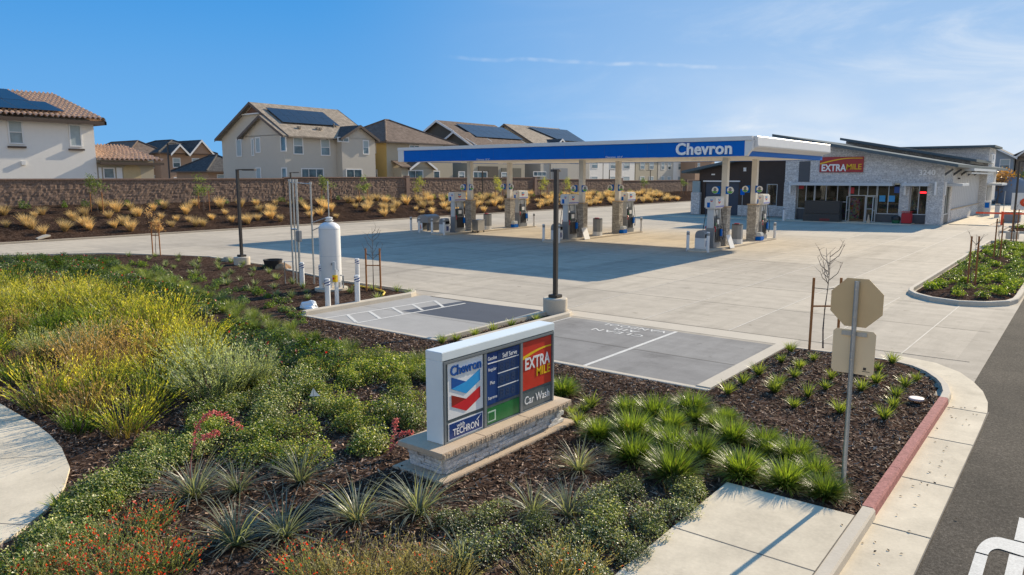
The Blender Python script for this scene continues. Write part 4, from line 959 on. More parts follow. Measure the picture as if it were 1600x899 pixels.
# ------------------------------------------------------------------ stop sign seen from behind
sx_, sy_ = -2.245, 9.92
sgn = thing('traffic_sign', (sx_, sy_, .05), 'tan back of an octagonal road sign over a square plate on a galvanised pole', 'sign')
M = MB(); M.tube([(sx_, sy_, .0), (sx_, sy_, 2.9)], .030, 14); M.build('pole', m_galv, sgn, smooth=True)
M = MB(); R8 = .335
M.prism([(sx_ + R8 * math.cos(math.pi / 8 + k * math.pi / 4), sy_ + .045, 2.62 + R8 * math.sin(math.pi / 8 + k * math.pi / 4)) for k in range(8)], (0, .004, 0)); M.build('octagon_plate', m_alu, sgn)
M = MB()
w2, h0, h1, c_ = .255, 1.70, 2.27, .035
M.prism([(sx_ - w2 + c_, sy_ + .046, h0), (sx_ + w2 - c_, sy_ + .046, h0), (sx_ + w2, sy_ + .046, h0 + c_), (sx_ + w2, sy_ + .046, h1 - c_), (sx_ + w2 - c_, sy_ + .046, h1), (sx_ - w2 + c_, sy_ + .046, h1), (sx_ - w2, sy_ + .046, h1 - c_), (sx_ - w2, sy_ + .046, h0 + c_)], (0, .004, 0)); pl = M.build('lower_plate', plain('aluminium_plate_back', (.72, .55, .34), .5, .0, var=.05), sgn)
M = MB(); M.box(sx_ - .15, sx_ + .15, sy_ + .028, sy_ + .0455, 2.195, 2.245); M.build('bracket', m_galv, sgn)
M = MB(); M.box(sx_ + .13, sx_ + .165, sy_ + .0435, sy_ + .0455, 1.765, 1.80); M.box(sx_ + .12, sx_ + .21, sy_ + .0435, sy_ + .0455, 1.745, 1.752); M.build('sticker', m_bronze, pl)
M = MB()
for z in (2.45, 2.80, 1.9, 2.22): M.tube([(sx_, sy_ - .04, z), (sx_, sy_ - .028, z)], .012, 8)
M.build('bolt', m_steel, sgn)

# ------------------------------------------------------------------ lamp posts
def lamp(x, y, ph, h, z0, label, grp, rz, ped=True):
    t = thing('lamp_post', (x, y, z0), label, 'lamp post', grp)
    if ped:
        M = MB(); M.lathe([(.37, 0), (.375, ph - .03), (.35, ph)], (x, y, z0), 8 if False else 24); M.build('concrete_base', m_kerb, t, smooth=True)
        M = MB(); M.cbox((x, y, z0 + ph + .05), (.32, .32, .10)); M.build('base_cover', m_bronze, t, bevel=.015)
    M = MB(); M.box(x - .06, x + .06, y - .06, y + .06, z0 + (ph + .1 if ped else 0), z0 + h); M.build('pole', m_bronze, t, bevel=.008)
    d = Vector((math.cos(rz), math.sin(rz), 0)); l = Vector((-d.y, d.x, 0)); c = Vector((x, y, z0 + h - .04))
    M = MB(); M.prism([c + d * .06 + l * .03, c + d * .3 + l * .03, c + d * .3 - l * .03, c + d * .06 - l * .03], (0, 0, .05)); M.build('arm', m_bronze, t)
    M = MB(); M.prism([c + d * .25 + l * .10 + Vector((0, 0, -.02)), c + d * .45 + l * .16 + Vector((0, 0, -.02)), c + d * .85 + l * .16 + Vector((0, 0, -.02)), c + d * .85 - l * .16 + Vector((0, 0, -.02)), c + d * .45 - l * .16 + Vector((0, 0, -.02)), c + d * .25 - l * .10 + Vector((0, 0, -.02))], (0, 0, .075)); M.build('lamp_head', m_bronze, t, bevel=.012)
    return t
va = math.atan2(FW.y, FW.x)
lamp(-12.78, 18.55, .52, 4.40, .0, 'tall bronze lamp post on a round concrete base between the parking stalls', None, va - .03)
lamp(-31.7, 19.75, .40, 4.50, .03, 'bronze lamp post on a concrete base beside the planting at the left', None, math.atan2(RT.y, RT.x))
for px, y_, zt, ln in ((455, 52, 4.62, 'thin bronze lamp post behind the white tank, at the foot of the wall'), (632 + 122, 74, 4.9, 'thin bronze lamp post by the wall behind the left pumps')):
    p = onx(px, 300, -60.6); lamp(p.x, p.y, 0, zt - bz(p.x, p.y), bz(p.x, p.y) - .03, ln, None, math.atan2(RT.y, RT.x), False)
for px, ln, s in ((952, 'street lamp beyond the wall before the white town houses, left one', 1), (1016, 'street lamp beyond the wall before the white town houses, right one', -1)):
    p = onx(px, 280, -66); lamp(p.x, p.y, 0, 3.5, 1.84, ln, None, math.atan2(RT.y * s, RT.x * s), False)
p = onx(265, 278, -75); lamp(p.x, p.y, 0, 5.7, 1.84, 'slim dark street lamp before the brown houses', None, math.atan2(RT.y, RT.x), False)
p = G(1581, 376); lamp(p.x, p.y, .5, 5.1, .1, 'dark lamp post in the far planter right of the shop', None, math.atan2(RT.y, RT.x))

# ------------------------------------------------------------------ tank and its pipes
tx, ty = -21.85, 17.2; tz = hz(tx, ty)
t = thing('storage_tank', (tx, ty, tz), 'upright white domed storage tank at the edge of the mulch bed', 'tank'); kt = t
M = MB(); M.lathe([(.60, 0), (.60, .10)], (tx, ty, tz - .02), 32); M.build('pad', m_kerb, t, smooth=True)
M = MB(); prof = [(.35, .28), (.38, .36), (.385, .40), (.385, 2.24)] + [(.385 * math.cos(a), 2.24 + .26 * math.sin(a)) for a in [math.radians(10 * k) for k in range(1, 9)]] + [(.10, 2.505), (.10, 2.56)]
M.lathe(prof, (tx, ty, tz), 36); M.build('vessel', m_white, t, smooth=True)
M = MB()
for k in range(4):
    a = math.pi / 4 + k * math.pi / 2; M.cbox((tx + .32 * math.cos(a), ty + .32 * math.sin(a), tz + .21), (.09, .09, .38))
M.build('leg', m_white, t)
M = MB(); M.lathe([(.15, 2.52), (.15, 2.56), (.10, 2.57), (.10, 2.60), (.13, 2.61), (.13, 2.65), (.04, 2.67)], (tx, ty, tz), 20); M.build('top_flange', m_white, t, smooth=True)
M = MB(); M.tube([(tx, ty, tz + 2.66), (tx, ty, tz + 3.95)], .022, 8); M.build('vent_pipe', m_galv, t, smooth=True)
M = MB(); M.tube([(tx + .3, ty - .36, tz + .42), (tx + .36, ty - .44, tz + .42)], .07, 14); M.build('manway', m_galv, t)
M = MB(); M.tube([(tx + .42, ty + .1, tz + .55), (tx + .62, ty + .05, tz + .55), (tx + .62, ty + .05, tz + .1)], .03, 8); M.build('drain_pipe', m_galv, t)
t = thing('vent_rack', (-24.1, 17.6, 0), 'rack of tall galvanised vent pipes left of the white tank', 'pipes')
M = MB()
pp = [onx(459, 440, -24.3), onx(464, 440, -24.1), onx(469.5, 448, -23.85), onx(491, 440, -23.5)]
for k, (p, r) in enumerate(zip(pp, (.034, .03, .045, .034))):
    M = MB(); top = 4.0 - .1 * (k == 3); M.tube([(p.x, p.y, 0), (p.x, p.y, top)], r, 10); v = M.build('vent_pipe', m_galv, t, smooth=True)
    M = MB(); M.tube([(p.x, p.y, top), (p.x, p.y, top + .1)], r + .02, 10); M.build('vent_cap', m_galv, v, smooth=True)
a, b = pp[0], pp[3]; M = MB(); M.tube([(a.x, a.y, 3.98), (b.x, b.y, 3.92)], .02, 8); M.tube([(a.x, a.y, 2.2), (pp[2].x, pp[2].y, 2.2)], .035, 8); M.tube([(b.x, b.y, 2.45), (tx, ty, 2.75)], .02, 8); M.tube([(b.x, b.y, 2.15), (tx - .1, ty, 2.5)], .02, 8); M.build('cross_pipe', m_galv, t)
M = MB(); M.cbox((pp[2].x + .1, pp[2].y - .05, 1.95), (.2, .16, .42)); M.build('control_box', m_mgrey, t, bevel=.02)
g0 = onx(446, 444, -24.4); M = MB(); M.tube([(g0.x, g0.y, 0), (g0.x, g0.y, .95), (pp[1].x, pp[1].y - .15, .95), (pp[1].x, pp[1].y - .15, 0)], .03, 8); M.build('guard_rail', m_galv, t)
for (px, py, w_) in ((473, 452, 'left, before the vent pipes'), (503, 457, 'at the foot of the white tank'), (513, 485, 'nearest the parking stall corner'), (559, 478, 'at the kerb, right of the yellow stop box'), (559, 444, 'behind the others, right of the tank')):
    p = G(px, py); bollard('bollard', p.x, p.y, 1.02, .085, 'white bollard with striped top ' + w_, 'striped bollards round the white tank', 'stripe', .0)
p = G(527, 482)
t = thing('stop_post', (p.x, p.y, 0), 'white post with a yellow emergency stop box by the white tank', 'post')
M = MB(); M.box(p.x - .05, p.x + .05, p.y - .05, p.y + .05, 0, 1.25); M.build('post', m_white, t, bevel=.01)
M = MB(); M.cbox((p.x + .04, p.y - .075, .98), (.17, .10, .22)); bx_ = M.build('yellow_box', m_yel, t, bevel=.01)
M = MB(); M.tube([(p.x + .04, p.y - .126, .99), (p.x + .04, p.y - .15, .99)], .035, 12); M.build('button', m_red, bx_)
M = MB(); M.cbox((p.x + .0, p.y - .06, 1.38), (.12, .06, .26)); M.build('grey_box', m_lgrey, t)
M = MB(); M.lathe([(.387, 1.25), (.3895, 1.258), (.387, 1.266)], (tx, ty, tz), 36); M.lathe([(.387, 2.225), (.389, 2.235), (.387, 2.245)], (tx, ty, tz), 36); M.build('weld_seam', m_lgrey, kt, smooth=True)
M = MB(); fa = math.atan2(-ty, -tx) + .12
for a_, z_, r_ in ((fa, 1.0, .055), (fa + .35, .75, .045)):
    c_ = Vector((tx + .39 * math.cos(a_), ty + .39 * math.sin(a_), tz + z_)); d_ = Vector((math.cos(a_), math.sin(a_), 0)); M.tube([c_, c_ + d_ * .10], .016, 8); M.tube([c_ + d_ * .10, c_ + d_ * .13], r_, 12)
M.build('gauge', m_mgrey, kt)
# small litter and fittings in the beds
def blob(name, c, r, sc, mat, label, cat, seed=1, lum=.35, hue=8):
    bm = bmesh.new(); bmesh.ops.create_icosphere(bm, subdivisions=3, radius=r)
    for v in bm.verts:
        k = noise.noise(v.co * (2.6 / r) * .5 + Vector((seed, 0, 0))); v.co *= 1 + lum * k; v.co = Vector((v.co.x * sc[0], v.co.y * sc[1], max(v.co.z * sc[2], -.02)))
    me = bpy.data.meshes.new(name); bm.to_mesh(me); bm.free(); me.materials.append(mat); o = bpy.data.objects.new(name, me); COL.objects.link(o); o.location = c
    return tag(o, label, cat)
p = G(483, 484); blob('plastic_bag', (p.x, p.y, hz(p.x, p.y)), .26, (1.2, .9, .8), plain('white_plastic', (.72, .74, .76), .35), 'crumpled white plastic bag on the mulch by the stall corner', 'bag', 3, .6)
p = G(540, 480); blob('paper_scrap', (p.x, p.y, hz(p.x, p.y)), .14, (1.4, .8, .15), m_pw, 'flat scrap of white paper beside the yellow box post', 'litter', 5, .5)
p = G(427, 420); t = thing('planter_tub', (p.x, p.y, .03), 'wide black tub standing in the bed left of the vent pipes', 'tub')
M = MB(); M.lathe([(.36, 0), (.42, .34), (.44, .40), (.40, .40), (.36, .1)], (p.x, p.y, .03), 18); M.build('tub_body', m_black, t, smooth=True)
p = G(441, 421); blob('earth_heap', (p.x, p.y, .02), .34, (1.2, 1., .75), plain('tan_earth', (.30, .19, .11), .9, var=.3, scale=6, bump=.4), 'small heap of tan earth beside the black tub', 'heap', 8)
p = G(378, 404); blob('boulder', (-33.5, 20.2, .03), .45, (1.5, .8, .6), plain('tan_rock', (.34, .28, .20), .9, var=.25, scale=5, bump=.5), 'tan boulder at the back edge of the left bed', 'rock', 2)
M = MB()
hz_pts = [(-20.9, 18.2, .12), (-20.2, 18.05, .11), (-19.6, 17.75, .13), (-19.2, 17.3, .12), (-21.9, 18.3, .10)]
M = MB(); hose(M, [hz_pts[4]] + hz_pts[:4], .035); tag(M.build('hose', plain('yellow_hose', (.70, .47, .02), .5), smooth=True), 'yellow hose lying along the bed behind the striped bollards', 'hose')
p = G(491, 648, .1); t = thing('marker_flag', (p.x, p.y, hz(p.x, p.y)), 'tiny white marker flag on a wire among the groundcover', 'flag')
M = MB(); M.tube([(p.x, p.y, 0), (p.x, p.y, .58)], .004, 5); M.build('wire', m_galv, t)
M = MB(); M._add([(p.x, p.y, .58), (p.x + .05, p.y + .03, .50), (p.x + .11, p.y + .06, .44), (p.x, p.y, .43), (p.x - .08, p.y - .02, .42)], [(0, 1, 3), (1, 2, 3), (0, 3, 4)]); M.build('flag', m_pw, t, recalc=False)
p = G(1432, 623, .1); M = MB(); M.lathe([(.13, 0), (.13, .03), (.11, .035)], (p.x, p.y, .085), 20); tag(M.build('valve_cover', plain('pink_cover', (.62, .50, .48), .6)), 'round pinkish valve cover in the right mulch bed', 'cover')
p = G(63, 377); M = MB(); M.prism([(p.x - .5, p.y - .3, .12), (p.x + .5, p.y - .3, .12), (p.x + .4, p.y + .5, .3), (p.x - .4, p.y + .5, .3)], (0, 0, .1)); tag(M.build('concrete_slab', m_kerb), 'pale concrete splash slab in the kerb of the planted bank', 'slab')

# ------------------------------------------------------------------ far right: pay lane, lamp, vehicles
p = G(1541, 338); t = thing('pay_station', (p.x, p.y, 0), 'grey car wash pay station with blue panel at the shop corner', 'pay station')
M = MB(); M.box(p.x - .3, p.x + .3, p.y - .3, p.y + .3, 0, 1.6); M.build('body', m_lgrey, t, bevel=.03)
M = MB(); M.box(p.x - .2, p.x + .2, p.y - .31, p.y - .3, .9, 1.45); M.build('blue_panel', m_blue, t)
p = G(1557, 341); t = thing('pay_station', (p.x, p.y, 0), 'narrow grey lane machine right of the blue-panelled pay station', 'pay station')
M = MB(); M.box(p.x - .2, p.x + .2, p.y - .2, p.y + .2, 0, 1.3); M.build('body', m_lgrey, t, bevel=.03); M = MB(); M.box(p.x - .22, p.x + .22, p.y - .22, p.y + .22, 1.301, 1.42); M.build('hood', m_mgrey, t)
p = G(1565, 352); t = thing('barrier', (p.x, p.y, 0), 'red barrier arm across the lane beside the shop', 'barrier')
M = MB(); M.box(p.x - .1, p.x + .1, p.y - .1, p.y + .1, 0, 1.2); M.build('post', m_orange, t); M = MB(); M.box(p.x - 2.0, p.x + 1.9, p.y - .04, p.y + .04, .95, 1.1); M.build('arm', m_orange, t)
p = G(1580, 347); t = thing('planter_box', (p.x, p.y, 0), 'dark square box on the pavement beyond the right planter', 'box')
M = MB(); M.box(p.x - .7, p.x + .7, p.y - .7, p.y + .7, 0, .9); M.build('body', m_mgrey, t, bevel=.04); M = MB(); M.box(p.x - .75, p.x + .75, p.y - .75, p.y + .75, .901, .97); M.build('lid', m_dgrey, t)
p = G(1577, 332); t = thing('banner', (p.x + 2, p.y, 0), 'white fence banner with red letters at the right edge', 'banner')
M = MB()
for k in range(4): M.tube([(p.x + k * 2.2 - .6, p.y + .05, 0), (p.x + k * 2.2 - .6, p.y + .05, 2.5)], .04, 6)
M.build('fence_post', m_galv, t)
M = MB(); M.box(p.x + .1, p.x + 6, p.y - .02, p.y + .0, .3, 2.3); M.build('cloth', m_pw, t)
lettering('banner_lettering', 'ci', (p.x + 1.6, p.y - .03, 1.35), (1, 0, 0), (0, 0, 1), 1.3, 1.3, m_orange, t, bold=.05)
def car(x, y, label, mat, rz):
    t = thing('parked_car', (x, y, 0), label, 'car', None, rz)
    L = [(-2.2, .35), (-2.25, .75), (-1.7, .95), (-1.0, 1.0), (-.35, 1.5), (.9, 1.55), (1.6, 1.1), (2.2, .98), (2.25, .4)]
    M = MB(); M.prism([(a, -.88, b) for a, b in [(-2.2, .35), (-2.25, .75), (-1.7, .92), (-1.1, 1.0), (1.6, 1.02), (2.2, .95), (2.25, .4)]], (0, 1.76, 0)); M.build('body', mat, t, local=True, bevel=.06)
    M = MB(); M.prism([(a, -.74, b) for a, b in [(-1.1, 1.01), (-.4, 1.46), (.9, 1.5), (1.6, 1.03)]], (0, 1.48, 0)); M.build('cabin', m_glass, t, local=True, bevel=.05)
    for a in (-1.4, 1.4):
        for s in (-1, 1):
            M = MB(); M.tube([(a, s * .72, .33), (a, s * .92, .33)], .33, 14); wv_ = M.build('wheel', m_black, t, local=True)
            M = MB(); M.tube([(a, s * .921, .33), (a, s * .935, .33)], .2, 10); o = M.build('rim', m_lgrey, wv_, local=True)
    return t
p = G(1553, 318); car(p.x, p.y + 2, 'white car parked far behind the shop, left of the dark one', m_white, 1.2)
p = G(1560, 317); car(p.x + .6, p.y + 8, 'dark grey car parked far behind the shop', m_dgrey, 1.2)
p = G(1576, 318); t = thing('domed_tank', (p.x, p.y, 0), 'blue grey domed tank among the far cars', 'tank')
M = MB(); M.lathe([(2.2, 0), (2.3, 2.2), (2.1, 3.3), (1.4, 4.0), (.3, 4.2)], (p.x, p.y, 0), 20); M.build('shell', plain('blue_grey_shell', (.16, .20, .26), .5), t, smooth=True)
M = MB(); M.lathe([(.3, 4.2), (.35, 4.4)], (p.x, p.y, 0), 10); M.build('cap', m_mgrey, t)
# ------------------------------------------------------------------ houses beyond the wall
m_stw = plain('white_stucco', (.74, .71, .66), .9, var=.05, scale=2, fine=30, bump=.15)
m_stg = plain('grey_stucco', (.50, .46, .395), .9, var=.05, scale=2, fine=30, bump=.15)
m_sty = plain('yellow_stucco', (.46, .34, .14), .9, var=.05, scale=2, fine=30, bump=.15)
m_stb = plain('brown_stucco', (.36, .24, .165), .9, var=.06, scale=2, fine=30, bump=.15)
m_stc = plain('cream_stucco', (.43, .38, .29), .9, var=.05, scale=2, fine=30, bump=.15)
m_std = plain('dark_gable_siding', (.10, .095, .085), .7, var=.08)
m_rt1 = rooftile('taupe_roof_tile', (.36, .30, .235), (.28, .235, .185))
m_rt2 = rooftile('brown_roof_tile', (.20, .15, .12), (.155, .115, .09))
m_rt3 = rooftile('dark_roof_tile', (.10, .095, .09), (.075, .07, .068))
m_clay = plain('clay_barrel_tile', (.52, .36, .255), .9, var=.38, scale=3.5, fine=9)
m_trim = plain('brown_trim', (.10, .075, .06), .7)
m_wtrim = plain('white_trim', (.70, .69, .67), .6, var=.03)
m_rake = plain('brown_rake_board', (.13, .105, .09), .7)
ZG = 1.80
def winbox(par, face, pl, c0, c1, z0, z1, cols=1, rows=2, pane=m_hglass, frame=m_wtrim, fr=.11, sill=False):
    M = MB()
    def bx(M, a0, a1, b0, b1, d0, d1):
        if face == 'x': M.box(pl + d0, pl + d1, a0, a1, b0, b1)
        else: M.box(a0, a1, pl - d1, pl - d0, b0, b1)
    c0, c1 = sorted((c0, c1))
    bx(M, c0, c1, z1 - fr, z1, -.03, .07); bx(M, c0, c1, z0, z0 + fr, -.03, .07); bx(M, c0, c0 + fr, z0 + fr + .001, z1 - fr - .001, -.03, .065); bx(M, c1 - fr, c1, z0 + fr + .001, z1 - fr - .001, -.03, .065)
    for k in range(1, cols): x = c0 + (c1 - c0) * k / cols; bx(M, x - .03, x + .03, z0 + fr, z1 - fr, -.03, .05)
    for k in range(1, rows): z = z0 + (z1 - z0) * k / rows; bx(M, c0 + fr, c1 - fr, z - .03, z + .03, -.03, .045)
    w_ = M.build('window', frame, par)
    M = MB(); bx(M, c0 + fr * .6, c1 - fr * .6, z0 + fr * .6, z1 - fr * .6, .005, .02); M.build('pane', pane, w_)
    if rows == 2 and pane is m_hglass:
        M = MB(); bx(M, c0 + fr, c1 - fr, (z0 + z1) / 2 + .03, z1 - fr, .021, .03); M.build('blind', m_blind, w_)
    return w_
def winpx(par, face, pl, px0, py0, px1, py1, **k):
    f = onx if face == 'x' else ony; a = f(px0, py0, pl); b = f(px1, py1, pl); i = 1 if face == 'x' else 0
    return winbox(par, face, pl, a[i], b[i], b.z, a.z, **k)
def gable_roof(par, x0, x1, y0, y1, ze, zr_, axis, mat, ov=.45, th=.16, name='roof', wall=None, rx=None, rake=m_rake):
    """axis: direction of the ridge"""
    M = MB()
    if axis == 'y':
        xm = rx if rx is not None else (x0 + x1) / 2
        for xa in (x0, x1):
            s = (zr_ - ze) / abs(xm - xa); xo = xa + math.copysign(ov, xa - xm); zo = ze - s * ov
            M.prism([(xo, y0 - ov, zo), (xm, y0 - ov, zr_), (xm, y0 - ov, zr_ + th), (xo, y0 - ov, zo + th)], (0, y1 - y0 + 2 * ov, 0))
        r = M.build(name, mat, par)
        M = MB()
        for yy in (y0 - ov - .06, y1 + ov + .002):
            for xa in (x0, x1):
                s = (zr_ - ze) / abs(xm - xa); xo = xa + math.copysign(ov, xa - xm); zo = ze - s * ov
                M.prism([(xo, yy, zo - .12), (xm, yy, zr_ - .12), (xm, yy, zr_ + th + .03), (xo, yy, zo + th + .03)], (0, .055, 0))
        M.build('rake_board', rake, r)
        if wall:
            M = MB(); M.prism([(x0, y0, ze), (x1, y0, ze), (xm, y0, zr_)], (0, y1 - y0, 0)); M.build('gable_wall', wall, par)
    else:
        ym = (y0 + y1) / 2
        for ya in (y0, y1):
            s = (zr_ - ze) / abs(ym - ya); yo = ya + math.copysign(ov, ya - ym); zo = ze - s * ov
            M.prism([(x0 - ov, yo, zo), (x0 - ov, ym, zr_), (x0 - ov, ym, zr_ + th), (x0 - ov, yo, zo + th)], (x1 - x0 + 2 * ov, 0, 0))
        r = M.build(name, mat, par)
        M = MB()
        for ya in (y0, y1):
            s = (zr_ - ze) / abs(ym - ya); yo = ya + math.copysign(ov, ya - ym); zo = ze - s * ov; xx = x1 + ov + .002
            M.prism([(xx, yo, zo - .12), (xx, ym, zr_ - .12), (xx, ym, zr_ + th + .03), (xx, yo, zo + th + .03)], (.055, 0, 0))
        M.build('rake_board', rake, r)
        if wall:
            M = MB(); M.prism([(x0, y0, ze), (x0, y1, ze), (x0, ym, zr_)], (x1 - x0, 0, 0)); M.build('gable_wall', wall, par)
    return r
def hip_roof(par, x0, x1, y0, y1, ze, zr_, mat, ov=.5, ridge=None, name='roof'):
    x0 -= ov; x1 += ov; y0 -= ov; y1 += ov
    if ridge is None:
        d = min(x1 - x0, y1 - y0) / 2
        ridge = ((x0 + d, (y0 + y1) / 2), (x1 - d, (y0 + y1) / 2)) if x1 - x0 > y1 - y0 else (((x0 + x1) / 2, y0 + d), ((x0 + x1) / 2, y1 - d))
    a, b = ridge; M = MB()
    V = [(x0, y0, ze), (x1, y0, ze), (x1, y1, ze), (x0, y1, ze), (a[0], a[1], zr_), (b[0], b[1], zr_)]
    if abs(a[0] - b[0]) > abs(a[1] - b[1]): Fs = [(0, 1, 5, 4), (1, 2, 5), (2, 3, 4, 5), (3, 0, 4), (3, 2, 1, 0)]
    else: Fs = [(0, 1, 4), (1, 2, 5, 4), (2, 3, 5), (3, 0, 4, 5), (3, 2, 1, 0)]
    M._add(V, Fs); r = M.build(name, mat, par)
    M = MB(); M.box(x0 - .05, x1 + .05, y0 - .05, y1 + .05, ze - .16, ze - .01); M.build('fascia', m_rake, r)
    M = MB()
    for i, e in ((0, 4), (1, 4), (1, 5), (2, 5), (3, 5)):
        if i == 1 and e == (5 if abs(a[0] - b[0]) <= abs(a[1] - b[1]) else 4): continue
        p, q_ = Vector(V[i]), Vector(V[e]); M.tube([p + Vector((0, 0, .04)), q_ + Vector((0, 0, .04))], .12, 6)
    M.tube([Vector(V[4]) + Vector((0, 0, .04)), Vector(V[5]) + Vector((0, 0, .04))], .12, 6)
    M.build('ridge_tile', mat, r); return r
def barrel_roof(par, y0, y1, x_e, x_r, ze, zr_, mat, hip0=0, hip1=0):
    """roof plane of barrel tiles: eave at x_e, ridge at x_r, ends cut back along the hip"""
    ny = int((y1 - y0) / .40) * 6; rows = max(3, int(math.hypot(x_r - x_e, zr_ - ze) / .46)); vs = []; fs = []
    nl = rows * 2
    for i in range(nl + 1):
        k = (i + 1) // 2 if i % 2 else i // 2
        t = (i // 2 + (i % 2) * .98) / rows; t = min(t, 1)
        lift = .11 if i % 2 == 0 else 0.0
        a0 = y0 + hip0 * t; a1 = y1 - hip1 * t
        for j in range(ny + 1):
            y = a0 + (a1 - a0) * j / ny; ph = (y1 - y0) * j / ny / .40
            vs.append((x_e + (x_r - x_e) * t, y, ze + (zr_ - ze) * t + lift + .21 * abs(math.sin(math.pi * ph))))
    for i in range(nl):
        for j in range(ny): a = i * (ny + 1) + j; fs.append((a, a + 1, a + ny + 2, a + ny + 1))
    M = MB(); M._add(vs, fs); return M.build('roof', mat, par, recalc=False)
def solar(par, p00, p10, p11, p01, nu, nv, lift=.16):
    """tilted array between four roof points; its modules are one surface pattern"""
    P = [Vector(p) for p in (p00, p10, p11, p01)]; nrm = (P[1] - P[0]).cross(P[3] - P[0]).normalized()
    if nrm.z < 0: nrm = -nrm
    def at(u, v): return (P[0] * (1 - u) + P[1] * u) * (1 - v) + (P[3] * (1 - u) + P[2] * u) * v
    M = MB(); M.prism([p + nrm * lift for p in P], nrm * .03); b = M.build('solar_array', m_dgrey, par)
    M = MB()
    for i in range(nu):
        for j in range(nv):
            e = .003; u0, u1, v0, v1 = i / nu + e, (i + 1) / nu - e, j / nv + e, (j + 1) / nv - e
            M.prism([at(u0, v0) + nrm * (lift + .031), at(u1, v0) + nrm * (lift + .031), at(u1, v1) + nrm * (lift + .031), at(u0, v1) + nrm * (lift + .031)], nrm * .008)
    M.build('solar_module', m_solar, b); return b
# white house with clay tiles at the left
h = thing('house', (-71, 21, ZG), 'white stucco house with clay tile roof at the far left', 'house')
M = MB(); M.box(-76, -66, 8, 28.15, ZG, 8.75); M.build('wall', m_stw, h)
r_ = barrel_roof(h, 6.5, 28.9, -65.35, -71, 8.72, 11.0, m_clay, 2.5, 1.6)
M = MB(); M.prism([(-66, 28.0, 8.75), (-76, 28.0, 8.75), (-71, 27.0, 10.8)], (0, -18, 0)); M.build('gable_wall', m_stw, h)
M = MB(); M.prism([(-71, 26.9, 11.0), (-65.35, 28.9, 8.72), (-76.6, 28.9, 8.72)], (0, .02, .06)); M.build('roof_end', m_clay, h)
M = MB(); M.box(-65.45, -65.3, 6.5, 28.9, 8.42, 8.70); M.box(-65.95, -65.46, 6.5, 28.9, 8.55, 8.62); M.box(-76, -65.3, 28.75, 28.92, 8.42, 8.7); M.build('eave', m_trim, h)
solar(h, (-66.0, 16, 9.08), (-66.0, 26.0, 9.08), (-68.0, 25.4, 9.89), (-68.0, 16, 9.89), 6, 1, .3)
solar(h, (-68.05, 15, 9.91), (-68.05, 24.2, 9.91), (-70.6, 23.6, 10.92), (-70.6, 15, 10.92), 5, 1, .3)
for px in ((10, 187, 38, 226), (106, 194, 129, 230)):
    w_ = winpx(h, 'x', -66, *px, pane=m_hglass if px[0] < 50 else m_blind, rows=2 if px[0] < 50 else 1)
    a = onx(px[0] - 3, px[1] - 4, -66); b = onx(px[2] + 2, px[3] + 3, -66)
    M = MB(); M.box(-65.99, -65.85, a.y, b.y, a.z - .02, a.z + .16); M.box(-65.99, -65.8, a.y, b.y, b.z - .14, b.z); M.build('sill', m_trim, w_)
M = MB(); a = onx(36, 255, -66); M.cbox((-65.92, a.y, a.z), (.14, .3, .3)); M.build('meter_box', m_wtrim, h)
# its low wing
M = MB(); M.box(-74, -66.1, 28.2, 33.0, ZG, 5.55); M.build('wing_wall', m_stc, h)
barrel_roof(h, 28.2, 33.6, -65.4, -69.2, 5.42, 6.75, m_clay, 0, 1.6)
M = MB(); M.box(-65.5, -65.35, 28.2, 33.6, 5.18, 5.40); M.box(-66.09, -65.51, 28.2, 33.5, 5.30, 5.36); M.box(-69, -65.4, 33.45, 33.6, 5.18, 5.4); M.build('eave', m_trim, h)
w_ = winpx(h, 'x', -66.1, 160, 262, 180, 280, cols=1, rows=1)
M = MB()
for a_, b_ in ((153, 159), (181, 191)): a = onx(a_, 262, -66.1); b = onx(b_, 280, -66.1); M.box(-66.09, -66.0, a.y, b.y, b.z, a.z)
M.build('shutter', m_wtrim, h)
M = MB(); c0 = onx(207, 278, -66.1); M.prism([(-66.09, c0.y - .75, ZG + 1)] + [(-66.09, c0.y - .75 * math.cos(math.pi * k / 10), 4.7 + .6 * math.sin(math.pi * k / 10)) for k in range(11)] + [(-66.09, c0.y + .75, ZG + 1)], (.012, 0, 0)); M.build('arch_opening', plain('lit_arch', (.50, .40, .24), .9), h)

# grey house with the big tiled gable
h = thing('house', (-73, 53, ZG), 'big grey stucco house with taupe tile roof and solar panels', 'house')
yg = 48.09
M = MB(); M.box(-80.0, -67, yg, 59.3, ZG, 8.55); M.build('wall', m_stg, h)
rf = gable_roof(h, -80.0, -67, yg, 59.0, 8.55, 12.05, 'y', m_rt1, .55, .16, wall=m_stg, rx=-73.3)
M = MB(); M.prism([(-74.9, yg - .04, 11.05), (-71.8, yg - .04, 11.05), (-73.3, yg - .04, 11.9)], (0, .035, 0)); M.build('gable_panel', plain('gable_brown', (.17, .10, .075), .7), h)
M = MB(); M.box(-75.4, -71.3, yg - .3, yg - .01, 10.92, 11.04); M.build('gable_beam', m_wtrim, h)
M = MB(); M.box(-74.5, -67.001, yg - .7, yg - .001, ZG, 8.55); M.build('bay_wall', m_stg, h)
gable_roof(h, -74.5, -67, yg - .7, yg + 4, 8.5, 10.5, 'y', m_rt1, .45, .15, wall=m_stg, rx=-70.7)
M = MB(); M.box(-68, -66.05, 54.1, 58.95, ZG, 8.45); M.build('bay_wall', m_stg, h)
gable_roof(h, -71, -66.05, 54.1, 58.95, 8.42, 9.75, 'x', m_rt3, .4, .15, wall=m_stg)
sz = lambda x: 8.55 + 3.5 * (-67 - x) / 6.3
solar(h, (-69.0, 48.6, sz(-69.0)), (-69.0, 56.2, sz(-69.0)), (-72.0, 56.2, sz(-72.0)), (-72.0, 48.6, sz(-72.0)), 6, 2, .3)
M = MB()
